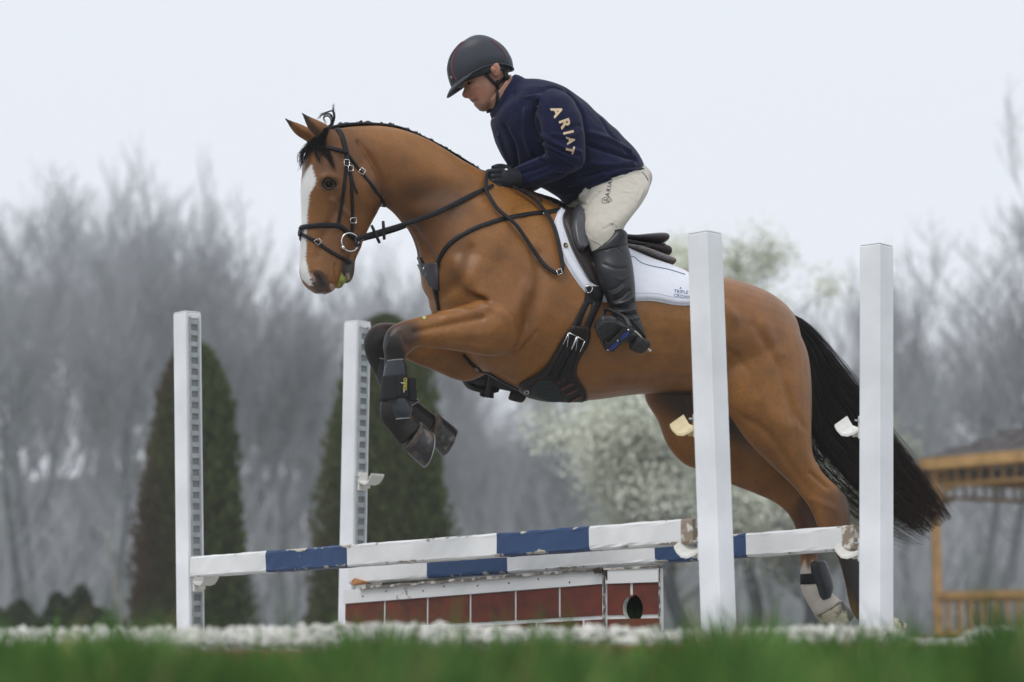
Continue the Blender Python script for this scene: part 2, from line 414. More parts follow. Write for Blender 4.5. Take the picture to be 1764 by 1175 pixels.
for (px, Y, row) in spots:
    if 1690 < px: continue
    h = (1095 - tree_h(px)) / FPX * Y * rr.uniform(.80, 1.06)
    p = at(px, 1095, Y); j = int(rr.integers(0, 5)); loc = (p[0], Y, GZ - .1); rz = rr.uniform(0, 6.28); sc = h / PH[j]
    zn, gn = (('bare grey deciduous tree of the misty wood left of the browned arborvitae', 'bare trees of the wood at the left') if px < 260 else ('bare grey deciduous tree of the misty wood seen between the jump and the horse head', 'bare trees of the wood behind the left half of the jump') if px < 820 else
              ('bare grey deciduous tree of the misty wood behind rider, saddle and croup', 'bare trees of the wood behind the horse') if px < 1400 else ('bare grey deciduous tree of the misty wood between the black tail and the gazebo', 'bare trees of the wood at the right'))
    if j not in used: used.add(j); o = protos[j]; o['label'] = zn; o['group'] = gn; o.location = loc; o.rotation_euler = (0, 0, rz); o.scale = (sc,) * 3
    else: copy_thing(protos[j], loc, rz, sc, zn)['group'] = gn
for j in range(5):
    if j not in used: protos[j].location = (0, 95, GZ - .1)
# taller tree at the right edge
for (px, Y, top, sd) in ((1800, 40, 120, 2), (1730, 60, 400, 3)):
    c = copy_thing(protos[sd], (at(px, 1095, Y)[0], Y, GZ - .1), 1.0 + sd, (1095 - top) / FPX * Y / PH[sd],
                   'tall bare tree reaching up at the right edge above the gazebo' if sd == 2 else 'bare tree behind the gazebo roof, beside the tallest one')
    c['group'] = 'bare trees by the gazebo'
# brushwood at the foot of the wood
def brush():
    r = np.random.default_rng(5); parts = []
    n = 7000; V = np.zeros((n, 4, 3)); x = r.uniform(-34, 34, n); y = r.uniform(60, 98, n); h = r.uniform(2.0, 9.5, n) * (.6 + .4 * r.random(n)); a = r.normal(0, .45, n); b = r.normal(0, .4, n); w_ = r.uniform(.015, .05, n)
    V[:, 0] = np.stack([x - w_, y, 0 * x + GZ], 1); V[:, 1] = np.stack([x + w_, y, 0 * x + GZ], 1); V[:, 2] = np.stack([x + a * h, y + b * h, h], 1); V[:, 3] = np.stack([x, y + w_ * 1.5, 0 * x + GZ], 1)
    base = (np.arange(n) * 4)[:, None]
    F = [tuple(q) for q in np.concatenate([base + np.array(t) for t in ([0, 1, 2], [1, 3, 2], [3, 0, 2])]).tolist()]
    return V.reshape(-1, 3), F
tag(obj('brushwood', brush(), M_twig, smooth=False), kind='stuff')
hx = np.linspace(-140, 140, 80)
hv = [(x, 104 + 4 * math.sin(x * .05), zz) for x in hx for zz in (GZ - 1, 8.6 + 1.5 * math.sin(x * .11) + .8 * math.sin(x * .37 + 1))] + [(x, 150, 9) for x in hx]
n_ = len(hx); hf = [(2 * i, 2 * i + 2, 2 * i + 3, 2 * i + 1) for i in range(n_ - 1)] + [(2 * i + 1, 2 * i + 3, 2 * n_ + i + 1, 2 * n_ + i) for i in range(n_ - 1)]
tag(obj('wooded_hill', (np.array(hv), hf), mat('hill_wood', (.24, .25, .265), .95, .5, .8, bump=1, bscale=2, bdist=.3)), kind='structure')

# leafy crowns: many small leaf faces
def leaves(P, D, size, r, elong=1.6):
    n = len(P); a = r.normal(size=(n, 3)); a /= np.linalg.norm(a, axis=1)[:, None]; D = D / (np.linalg.norm(D, axis=1)[:, None] + 1e-9)
    b = np.cross(a, D); b /= np.linalg.norm(b, axis=1)[:, None] + 1e-9; s = size * r.uniform(.6, 1.4, n)[:, None]
    V = np.stack([P - D * s * elong, P + b * s, P + D * s * elong, P - b * s], 1).reshape(-1, 3)
    return V, [tuple(q) for q in (np.arange(n)[:, None] * 4 + np.arange(4)).tolist()]
M_leaf = mat('tree_foliage', (.05, .08, .03), .7, tint=True, spec=.25)
def arborvitae(px, top, halfw, Y, label, brown):
    base = at(px, 1095, Y); t = thing('arborvitae', label, 'tree', (base[0], Y, GZ)); H = (1095 - top) / FPX * Y + .28; W = halfw / FPX * Y
    obj('trunk', tube(np.array([[base[0], Y, GZ], [base[0], Y, GZ + H * .9]]), [.09, .02], 8), M_bark, t)
    r = np.random.default_rng(int(px)); n = 30000; z = r.random(n) ** .8; prof = lambda z: W * (1 - .50 * z) * np.clip(1 - z ** 9, 0, 1) ** .5
    a = r.uniform(0, 6.283, n); lump = 1 + .09 * np.sin(a * 5 + z * 9) + .07 * np.sin(a * 11 - z * 23) + .07 * np.sin(a * 23 + z * 61)
    rad = prof(z) * lump * (.80 + .26 * r.random(n) ** 1.5)
    P = np.stack([base[0] + rad * np.cos(a), Y + rad * np.sin(a), GZ + .05 + z * H], 1)
    D = np.stack([.5 * np.cos(a), .5 * np.sin(a), np.ones(n)], 1)
    V, F = leaves(P, D, .022, r, 2.2)
    g = r.random((n, 1)); col = np.array([.040, .056, .018]) * (1 - g) + np.array([.120, .150, .045]) * g
    bm_ = np.clip((-np.cos(a) * .9 + .25 * np.sin(z * 7)) * brown + .1 * r.normal(size=n), 0, 1)[:, None]
    col = col * (1 - bm_) + np.array([.088, .060, .042]) * bm_
    obj('foliage', (V, F), M_leaf, t, col=np.repeat(col, 4, 0), smooth=False)
    zz = np.linspace(0, .97, 14); A = np.array([[base[0] - prof(q) * .8, Y, GZ + .05 + q * H] for q in zz]); B = np.array([[base[0] + prof(q) * .8, Y, GZ + .05 + q * H] for q in zz])
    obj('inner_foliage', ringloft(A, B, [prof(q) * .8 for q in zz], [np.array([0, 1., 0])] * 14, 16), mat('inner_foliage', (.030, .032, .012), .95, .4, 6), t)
arborvitae(325, 606, 103, 30, 'dark clipped arborvitae behind the leftmost jump post, browned on its left side', 1.0)
arborvitae(660, 560, 131, 29.5, 'larger dark green arborvitae behind the second jump post', .35)
# low hedge shrub
def shrub(name, label, cat, px, Y, w_, h_, n, c1, c2, seed, size=.03):
    p = at(px, 1095, Y); t = thing(name, label, cat, (p[0], Y, GZ)); r = np.random.default_rng(seed)
    q = r.normal(size=(n, 3)); q /= np.linalg.norm(q, axis=1)[:, None]; q *= (r.random((n, 1)) ** .33); q[:, 2] = np.abs(q[:, 2])
    P = q * [w_, .7, h_] * (1 + .12 * np.sin(q[:, :1] * 9)) + [p[0], Y, GZ]; V, F = leaves(P, r.normal(size=(n, 3)) + [0, 0, 1], size, r)
    g = r.random((n, 1)); obj('foliage', (V, F), M_leaf, t, col=np.repeat(np.array(c1) * (1 - g) + np.array(c2) * g, 4, 0), smooth=False)
    st = [tube(np.array([[p[0], Y, GZ], [p[0] + w_ * .7 * math.sin(k * 2.4), Y + .3 * math.cos(k * 2.4), GZ + h_ * .7]]), [.03, .01], 5) for k in range(6)]
    obj('stems', merge(st), M_bark, t)
shrub('evergreen_shrub', 'low rounded dark green shrub in front of the wood at the far left', 'shrub', 128, 33, .55, .88, 9000, (.02, .03, .012), (.045, .06, .022), 4)
shrub('evergreen_shrub', 'flat dark green shrub cut off by the left edge of the photo', 'shrub', 20, 33.6, .7, .68, 7000, (.02, .028, .012), (.045, .055, .022), 5)
# blossoming pear trees
M_petal = mat('pale_blossom', (.6, .62, .5), .8, tint=True, spec=.2)
def pear(px, Y, top, label, seed, n, c1, c2, size, cw, cz0, lean=0, wid=1.0, dens=4):
    p = at(px, 1095, Y); H = (1095 - top) / FPX * Y + .25
    t = thing('blossoming_tree', label, 'tree', (p[0], Y, GZ)); T, B, tips = branch_tree(seed, H, .10, levels=3, kids=(10, 6, 5), spread=.5, upb=.6, fork=.2, lean=lean, minr=.008, sprawl=wid)
    zmax = max(q[0][2] for q in tips); f = H / zmax
    off = np.array([p[0], Y, GZ]); sc = np.array([f * cw, f * cw, f]); T = (T[0] * sc + off, T[1]); B = (B[0] * sc + off, B[1])
    obj('trunk', T, M_bark, t); obj('branches', B, M_twig, t)
    r = np.random.default_rng(seed + 1); tp = np.array([q[int(r.integers(0, 2))] for q in tips]) * sc + off
    c = tp[r.integers(0, len(tp), n)]; P = c + r.normal(0, .15, (n, 3)); keep = P[:, 2] > GZ + cz0 * H; P = P[keep]; n = len(P)
    V, F = leaves(P, r.normal(size=(n, 3)), size, r, 1.0)
    g = (r.random((n, 1)) * .5 + .5 * (np.sin(P[:, :1] * 3.1) * np.sin(P[:, 2:] * 3.7) * .5 + .5)); obj('blossom', (V, F), M_petal, t, col=np.repeat(np.array(c1) * (1 - g) + np.array(c2) * g, 4, 0), smooth=False)
pear(1190, 27.0, 640, 'white blossoming pear tree low behind the girth and the right rails', 61, 80000, (.48, .51, .41), (.86, .88, .78), .021, 1.6, .10, lean=-.15, wid=1.5)
pear(1300, 31.0, 372, 'tall pale green pear tree coming into blossom behind the croup of the horse', 77, 70000, (.46, .49, .36), (.78, .80, .66), .022, 1.5, .25, lean=0.0)
pear(1385, 29.5, 700, 'small grey-green budding tree low behind the tail and the near standards', 85, 40000, (.24, .26, .18), (.56, .58, .46), .020, 1.6, .1, wid=1.4)
# pale leaning saplings at the left
for i, (x0, y0, x1, y1, lab) in enumerate(((212, 1045, 183, 915, 'thin pale leaning sapling trunk left of the browned arborvitae'),)):
    a, b = at(x0, 1110, 34), at(x1, y1, 34); t = thing('sapling', lab, 'tree', tuple(a))
    obj('trunk', tube(cr([a, (a + b) / 2 + [.03, 0, 0], b], 4), np.linspace(.05, .03, 9), 7), mat('pale_bark', (.3, .29, .27), .9, .3, 5), t)
    obj('twigs', merge([tube(np.array([a + (b - a) * u, a + (b - a) * u + [.3 * math.sin(u * 40), .2 * math.cos(u * 31), .35]]), [.012, .004], 4) for u in (.5, .6, .7, .8, .9, 1.0)]), M_twig, t)

# ------------------------------------------------------------------ gazebo
M_cedar = mat('gazebo_timber', (.46, .27, .10), .7, .3, 6, bump=.3, bscale=40); M_shing = mat('gazebo_shingles', (.12, .11, .11), .9, .4, 9, bump=.5, bscale=60)
gz = thing('gazebo', 'honey coloured timber gazebo with dark shingled roof behind the tail', 'gazebo', (*(at(2003, 1095, 29)[:2]), GZ))
GC = ORI[gz]; RG = 3.14
def gpt(k, R, z): a = math.radians(180 + 22.5 - 10.8 + 45 * k); return np.array([GC[0] + R * math.cos(a), GC[1] + R * math.sin(a), z])
zq = lambda py: CAMZ + (1095 - py) / FPX * 28.2
obj('floor', merge([ringloft(np.array([[GC[0] - RG - .1, GC[1], GZ + z] for z in (0, .2)]), np.array([[GC[0] + RG + .1, GC[1], GZ + z] for z in (0, .2)]), [RG + .1] * 2, [np.array([0, 1., 0])] * 2, 8)]), M_cedar, gz, smooth=False)
def beam(a, b, w_, h_):
    a, b = np.array(a), np.array(b); d = Vector(b - a); L = d.length; R = Matrix((d.normalized(), Vector((0, 0, 1)).cross(d).normalized() if abs(d.normalized().z) < .9 else Vector((0, 1, 0)), (0, 0, 1))).transposed()
    z = d.normalized().cross(R.col[1]); R = Matrix((d.normalized(), R.col[1], z)).transposed()
    return box((a + b) / 2, (L, w_, h_), R=R)
for k in range(8):
    a, b = gpt(k, RG, 0), gpt(k + 1, RG, 0); A = lambda z: np.array([a[0], a[1], z]); Bq = lambda z: np.array([b[0], b[1], z])
    obj('post', beam(A(GZ + .2), A(zq(812)), .105, .105), M_cedar, gz, smooth=False)
    obj('eave_beam', beam(A(zq(806)), Bq(zq(806)), .12, .10), M_cedar, gz, smooth=False)
    if k == 7: continue
    obj('rail', beam(A(zq(1026)), Bq(zq(1026)), .09, .09), M_cedar, gz, smooth=False); obj('rail', beam(A(zq(1092)), Bq(zq(1092)), .05, .07), M_cedar, gz, smooth=False)
    obj('frieze_rail', beam(A(zq(838)), Bq(zq(838)), .05, .05), M_cedar, gz, smooth=False)
    for i in range(1, 12):
        q = a + (b - a) * i / 12; obj('baluster', box((q[0], q[1], (zq(1030) + zq(1090)) / 2), (.04, .04, zq(1030) - zq(1090)), math.radians(45 * k)), M_cedar, gz, smooth=False)
        obj('spindle', box((q[0], q[1], (zq(812) + zq(838)) / 2), (.035, .035, zq(812) - zq(838)), math.radians(45 * k)), M_cedar, gz, smooth=False)
    for s, e in ((a, b), (b, a)):
        d = (e - s) / np.linalg.norm(e - s); arc = [np.array([s[0], s[1], zq(876)]) + d * (.04 + .30 * (1 - math.cos(t))) + np.array([0, 0, (zq(842) - zq(876)) * math.sin(t) * 1.0]) for t in np.linspace(0, 1.5, 7)]
        obj('bracket', tube(np.array(arc), .038, 4), M_cedar, gz, smooth=False)
RO = 3.33; ez, tz = zq(795), zq(655); rows = 9
obj('finial', merge([tube(np.array([[GC[0], GC[1], tz], [GC[0], GC[1], tz + .35]]), [.06, .02], 8)]), M_cedar, gz)
for k in range(8):
    obj('fascia', beam(gpt(k, RO, ez - .05), gpt(k + 1, RO, ez - .05), .06, .14), M_cedar, gz, smooth=False)
    for j in range(rows):
        t0, t1 = j / rows, (j + 1) / rows; nsh = max(2, int(17 * (1 - t0)))
        lo = [gpt(k, RO * (1 - t0) + .03, ez + (tz - ez) * t0 + .03), gpt(k + 1, RO * (1 - t0) + .03, ez + (tz - ez) * t0 + .03)]
        hi = [gpt(k, RO * (1 - t1), ez + (tz - ez) * t1 + .012), gpt(k + 1, RO * (1 - t1), ez + (tz - ez) * t1 + .012)]
        prt = []
        for i in range(nsh):
            u0, u1 = i / nsh + .006, (i + 1) / nsh - .006; dz = .006 * ((i * 7 + j * 3) % 5) * np.array([0, 0, 1])
            q = [lo[0] + (lo[1] - lo[0]) * u0 + dz, lo[0] + (lo[1] - lo[0]) * u1 + dz, hi[0] + (hi[1] - hi[0]) * u1, hi[0] + (hi[1] - hi[0]) * u0]
            prt.append((np.array(q + [v - [0, 0, .022] for v in q]), [(0, 1, 2, 3), (7, 6, 5, 4), (0, 4, 5, 1), (1, 5, 6, 2), (2, 6, 7, 3), (3, 7, 4, 0)]))
        obj('shingle_row', merge(prt), M_shing, gz, smooth=False, kind='stuff')
# ------------------------------------------------------------------ the jump
TH = math.radians(44); RD = np.array([math.cos(TH), -math.sin(TH), 0]); RN = np.array([-math.sin(TH), -math.cos(TH), 0])   # along the rails; towards the landing side
def paintmat(name, color, chip, rough, thr=.66, chips=7.0):
    m = bpy.data.materials.new(name); m.use_nodes = True; nt = m.node_tree; b = nt.nodes['Principled BSDF']; L = nt.links; N_ = nt.nodes.new
    tc = N_('ShaderNodeTexCoord'); n1 = N_('ShaderNodeTexNoise'); n1.inputs['Scale'].default_value = chips; n1.inputs['Detail'].default_value = 12; n1.inputs['Roughness'].default_value = .68; L.new(tc.outputs['Object'], n1.inputs[0])
    a = N_('ShaderNodeAttribute'); a.attribute_name = 'tint'; mul = N_('ShaderNodeMath'); mul.operation = 'MULTIPLY_ADD'; mul.inputs[1].default_value = .115; L.new(a.outputs['Fac'], mul.inputs[0]); L.new(n1.outputs[0], mul.inputs[2])
    r = N_('ShaderNodeMapRange'); r.inputs[1].default_value = thr; r.inputs[2].default_value = thr + .012; L.new(mul.outputs[0], r.inputs[0])
    n2 = N_('ShaderNodeTexNoise'); n2.inputs['Scale'].default_value = 3.5; n2.inputs['Detail'].default_value = 8; L.new(tc.outputs['Object'], n2.inputs[0])
    r2 = N_('ShaderNodeMapRange'); r2.inputs[1].default_value = .35; r2.inputs[2].default_value = .7; r2.inputs[3].default_value = 1.04; r2.inputs[4].default_value = .82; L.new(n2.outputs[0], r2.inputs[0])
    m1 = N_('ShaderNodeMix'); m1.data_type = 'RGBA'; m1.blend_type = 'MULTIPLY'; m1.inputs[0].default_value = 1; m1.inputs[6].default_value = (*color, 1); L.new(r2.outputs[0], m1.inputs[7])
    n3 = N_('ShaderNodeTexNoise'); n3.inputs['Scale'].default_value = 45; L.new(tc.outputs['Object'], n3.inputs[0]); m3 = N_('ShaderNodeMix'); m3.data_type = 'RGBA'; m3.inputs[6].default_value = (*chip, 1); m3.inputs[7].default_value = (.50, .47, .42, 1); L.new(n3.outputs[0], m3.inputs[0])
    m2 = N_('ShaderNodeMix'); m2.data_type = 'RGBA'; L.new(r.outputs[0], m2.inputs[0]); L.new(m1.outputs[2], m2.inputs[6]); L.new(m3.outputs[2], m2.inputs[7]); L.new(m2.outputs[2], b.inputs['Base Color'])
    bp = N_('ShaderNodeBump'); bp.invert = True; bp.inputs['Strength'].default_value = .6; bp.inputs['Distance'].default_value = .002; L.new(r.outputs[0], bp.inputs['Height']); L.new(bp.outputs[0], b.inputs['Normal'])
    b.inputs['Roughness'].default_value = rough; b.inputs['Specular IOR Level'].default_value = .35; return m
M_post = paintmat('post_paint', (.81, .83, .86), (.40, .38, .35), .38, .705, 9.0)
M_white = paintmat('rail_white', (.76, .77, .77), (.16, .13, .10), .5, .685)
M_blue = paintmat('rail_blue', (.028, .064, .155), (.42, .38, .32), .5, .665, 8.0)
M_rawwood = mat('rail_bare_wood', (.26, .21, .16), .85, nscale=34, color2=(.60, .58, .53), thr=(.50, .60), bump=.7, bscale=50, detail=8, stretch=(1, 1, 1))
M_galv = mat('galvanised_track', (.42, .46, .47), .45, .25, 18, metal=.55)
M_dark = mat('dark_slot', (.20, .215, .22), .7)
M_cup = mat('cup_white_plastic', (.70, .70, .66), .42, .06, 30); M_cupy = mat('cup_cream_plastic', (.66, .56, .34), .42, .06, 30)
PW = .092
def standard(label, px_b, D, top_px, top_py, track, lean2=0.0):
    base = at(px_b, 1095, D); z_t = CAMZ + (1095 - top_py) / FPX * D * 1.0
    top = at(top_px, top_py, D); base = np.array([base[0], D, 0.0]); top = np.array([top[0], D + lean2, top[2]])
    t = thing('jump_standard', label, 'jump standard', tuple(base), 'jump standards')
    ax = Vector(top - base); L = ax.length; z = ax.normalized(); x = Vector(RD); x = (x - z * x.dot(z)).normalized(); y = z.cross(x)
    R = Matrix((x, y, z)).transposed(); Rn = np.array(R)
    loc = lambda u, v, h: base + Rn @ np.array([u, v, h])
    obj('post', box(loc(0, 0, L / 2), (PW, PW, L), bev=.004, R=R), M_post, t, smooth=False)
    obj('cap', box(loc(0, 0, L + .004), (PW * .96, PW * .96, .006), R=R, bev=.002), M_post, t, smooth=False)
    for s in (-1, 1):
        obj('foot', box(loc(.0, s * .15, .012), (.06, .20, .024), R=R, bev=.004), M_post, t, smooth=False)
    sgn = track                                    # +1: the face towards +RD carries the hole strip
    f = sgn * (PW / 2 + .003)
    tr_ = [box(loc(f, v, L * .5 + .0), (.006, .010, L - .04), R=R) for v in (-.024, .024)]
    n = int((L - .05) / .051)
    for i in range(n + 1): tr_.append(box(loc(f - sgn * .0005, 0, .03 + i * .051), (.005, .04, .022), R=R))
    obj('hole_track', merge(tr_), M_galv, t, smooth=False)
    obj('track_back', box(loc(sgn * (PW / 2 + .0008), 0, L * .5), (.0012, .046, L - .05), R=R), M_dark, t, smooth=False)
    return t, loc, L, Rn
DA_l, DA_r, DB_l, DB_r = 9.9, 7.8, 10.2, 8.08
pal, locAl, LAl, RAl = standard('leftmost white jump standard, holding the lower end of the front rail', 329, DA_l, 322.5, 541, 1)
pbl, locBl, LBl, RBl = standard('second white jump standard from the left, behind the forelegs and beside the brick wall end', 605, DB_l, 616, 557, 1)
par, locAr, LAr, RAr = standard('tall white jump standard standing in front of the horse flank', 1239, DA_r, 1214, 404, -1)
pbr, locBr, LBr, RBr = standard('rightmost white jump standard, standing in front of the black tail', 1509, DB_r, 1510, 425, -1)
def cup(label, locf, Rn, py, D, px, sgn, m, roll=0.0):
    """jump cup pinned to the track: back plate, cradle with a raised lip"""
    h = CAMZ + (1095 - py) / FPX * D
    base = locf(sgn * (PW / 2 + .006), 0, h); t = thing('jump_cup', label, 'jump cup', tuple(base), 'jump cups')
    P = lambda u, v, w_: base + Rn @ np.array([sgn * u, v, w_])
    obj('back_plate', box(P(.006, 0, -.012), (.012, .058, .085), R=Matrix(Rn.tolist()), bev=.003), m, t, smooth=False)
    prof = [(.0, -.002), (.028, -.014), (.055, -.020), (.08, -.014), (.098, .006), (.108, .022)]
    V = []; F = []
    wv = [.030, .031, .032, .036, .040, .040]
    for (u, z_), wd in zip(prof, wv):
        for v, dz in ((-wd, 0), (wd, 0), (wd, -.009), (-wd, -.009)): V.append(P(u, v, z_ + dz + roll * v))
    for i in range(len(prof) - 1):
        for k in range(4): F.append((4 * i + k, 4 * i + (k + 1) % 4, 4 * i + 4 + (k + 1) % 4, 4 * i + 4 + k))
    F += [(0, 1, 2, 3), tuple(4 * (len(prof) - 1) + k for k in (3, 2, 1, 0))]
    obj('cradle', fixn((np.array(V), F)), m, t, smooth=False)
    obj('brace', box(P(.03, 0, -.030), (.05, .010, .028), R=Matrix(Rn.tolist()), bev=.002), m, t, smooth=False)
    obj('pin', tube(np.array([P(.008, -.05, .012), P(.008, .05, .012)]), .004, 8), M_galv, t)
cup('white cup at the foot of the leftmost standard, cradling the front rail', locAl, RAl, 1001, DA_l, 350, 1, M_cup)
cup('empty white cup halfway up the second standard, below the horse forelegs', locBl, RBl, 829, DB_l, 630, 1, M_cup)
cup('white cup at the foot of the second standard holding the back rail', locBl, RBl, 1012, DB_l, 630, 1, M_cup)
cup('empty cream coloured cup high on the standard in front of the horse flank', locAr, RAr, 728, DA_r, 1185, -1, M_cupy, .5)
cup('off-white cup holding the chipped right end of the front rail', locAr, RAr, 940, DA_r, 1185, -1, M_cup, .5)
cup('empty white cup high on the rightmost standard, in front of the tail', locBr, RBr, 732, DB_r, 1470, -1, M_cup, .5)
cup('white cup holding the right end of the back rail', locBr, RBr, 944, DB_r, 1470, -1, M_cup, .5)

def rail(label, l, r, Dl, Dr, bands, size):
    """square rail from pixel l to pixel r; bands = pixel boundaries"""
    a, b = at(l[0], l[1], Dl), at(r[0], r[1], Dr); d = Vector(b - a); L = d.length; x = d.normalized()
    y = Vector((0, 0, 1)).cross(x).normalized(); z = x.cross(y)
    ts = [0.0]
    for px in bands:                                    # where along the rail that pixel column lies
        lo, hi = 0.0, 1.0
        for _ in range(40):
            m_ = (lo + hi) / 2
            if proj([a + (b - a) * m_])[0, 0] < px: lo = m_
            else: hi = m_
        ts.append(lo)
    ts.append(1.0)
    seg = []; mi = []
    for i in range(len(ts) - 1):
        n = max(3, int((ts[i + 1] - ts[i]) * 60)); seg += [(ts[i] + (ts[i + 1] - ts[i]) * k / n, i) for k in range(n)]
    seg.append((1.0, len(ts) - 2)); V = []; F = []; r_ = np.random.default_rng(int(l[0]))
    c = .007; h = size / 2
    q_ = h * .62; sec = [(-h, -h + c), (-h, -q_), (-h, q_), (-h, h - c), (-h + c, h), (-q_, h), (q_, h), (h - c, h), (h, h - c), (h, q_), (h, -q_), (h, -h + c), (h - c, -h), (q_, -h), (-q_, -h), (-h + c, -h)]; ev = np.array([1, 0, 0, 1] * 4, float)
    for t_, i in seg:
        p = a + (b - a) * t_; j = r_.normal(0, .0009, (16, 2))
        for (yy, zz), jj in zip(sec, j): V.append(p + np.array(y) * (yy + jj[0]) + np.array(z) * (zz + jj[1]))
    kinds = [0, 1, 0, 1, 0, 2][:len(ts) - 1] if len(ts) - 1 <= 6 else None
    for k in range(len(seg) - 1):
        for q in range(16):
            F.append((16 * k + q, 16 * k + (q + 1) % 16, 16 * k + 16 + (q + 1) % 16, 16 * k + 16 + q)); mi.append(kinds[seg[k][1]])
    F += [tuple(range(16))[::-1], tuple(16 * (len(seg) - 1) + q for q in range(16))]; mi += [2, 2]
    mid = tuple((a + b) / 2)
    o = obj('jump_rail', (np.array(V), F), None, mats=[M_white, M_blue, M_rawwood], mi=mi, smooth=False, origin=mid, col=np.repeat(np.tile(ev, len(seg))[:, None], 3, 1))
    tag(o, label, 'jump rail', 'blue and white jump rails'); return a, b
rail('front jump rail, the higher one, white and blue with a chipped bare right end', (341, 977), (1206, 915), 9.78, 7.90, [471, 611, 869, 1028, 1186], .090)
rail('back jump rail, running behind the front one to the rightmost standard', (613, 989), (1482, 926), 10.08, 8.18, [748, 886, 1140, 1297, 1462], .090)

# painted brick wall filler
M_brick = mat('brick_paint', (.155, .036, .022), .6, spec=.3, nscale=14, color2=(.075, .026, .02), thr=(.40, .72), detail=10, bump=.3, bscale=40)
M_mortar = mat('wall_white_paint', (.70, .71, .71), .55, nscale=13, color2=(.35, .32, .28), thr=(.68, .72), bump=.3, bscale=60, detail=8)
M_weather = mat('weathered_edge', (.10, .09, .08), .9, nscale=30, color2=(.45, .42, .38), thr=(.5, .6), bump=.5)
wl = np.array([at(594, 1095, 10.02)[0], 10.02, 0]); 
def on_face(px, p0, d):          # distance along the face whose base passes p0
    dr = rayd(px, 1095); A_ = np.array([[d[0], -dr[0]], [d[1], -dr[1]]]); s, _ = np.linalg.solve(A_, -(p0[:2])); return s
s1 = on_face(1043, wl, RD); corner = wl + RD * s1
RD2 = np.array([math.cos(math.radians(33)), -math.sin(math.radians(33)), 0]); s2 = on_face(1137, corner, RD2)
zpt = lambda px, py, D: CAMZ + (1095 - py) / FPX * D
wall = thing('brick_wall_filler', 'low wooden jump wall painted as red brick with white joints under the rails', 'jump wall', tuple(wl + RD * s1 / 2))
def faceQ(p0, d, s, zt0, zt1, L, t, z): return p0 + d * s
def fpanel(name, p0, d, sa, sb, za0, za1, zb0, zb1, thick, proud, m):
    n = np.array([d[1], -d[0], 0]); n = n if n[1] < 0 else -n
    q = [p0 + d * sa + [0, 0, za0], p0 + d * sb + [0, 0, zb0], p0 + d * sb + [0, 0, zb1], p0 + d * sa + [0, 0, za1]]
    V = np.array([v + n * proud for v in q] + [v + n * (proud - thick) for v in q])
    return obj(name, fixn((V, [(0, 1, 2, 3), (7, 6, 5, 4), (0, 4, 5, 1), (1, 5, 6, 2), (2, 6, 7, 3), (3, 7, 4, 0)])), m, wall, smooth=False)
ZL, ZR = zpt(594, 1018, 10.02), zpt(1043, 983, corner[1]); ZE = zpt(1137, 979, (corner + RD2 * s2)[1])
bl, br_, be = zpt(594, 1041, 10.02), zpt(1043, 1007, corner[1]), zpt(1137, 1004, (corner + RD2 * s2)[1])
r1l, r1r, r1e = zpt(594, 1088, 10.02), zpt(1043, 1064, corner[1]), zpt(1137, 1062, (corner + RD2 * s2)[1])
zt = lambda s: ZL + (ZR - ZL) * s / s1; zb = lambda s: bl + (br_ - bl) * s / s1; z1 = lambda s: r1l + (r1r - r1l) * s / s1
fpanel('backing_board', wl, RD, 0, s1, 0, ZL - .004, 0, ZR - .004, .03, 0, M_mortar)
fpanel('top_board', wl, RD, .0, s1 - .006, bl, ZL, br_, ZR, .02, .012, M_mortar)
J = [594, 663, 737, 811, 889, 965, 1040]; js = [on_face(x, wl, RD) for x in J]; g = .007
for a, b in zip(js[:-1], js[1:]):
    fpanel('painted_brick', wl, RD, a + g, b - g, z1(a) + .008, zb(a) - .002, z1(b) + .008, zb(b) - .002, .004, .0045, M_brick)
js2 = [0] + [on_face(x, wl, RD) for x in (625, 700, 775, 850, 925, 1006)] + [s1]
hr = (bl - r1l)
for a, b in zip(js2[:-1], js2[1:]):
    if b - a > .03: fpanel('painted_brick', wl, RD, a + g, b - g, max(.004, z1(a) - hr), z1(a) - .008, max(.004, z1(b) - hr), z1(b) - .008, .004, .0045, M_brick)
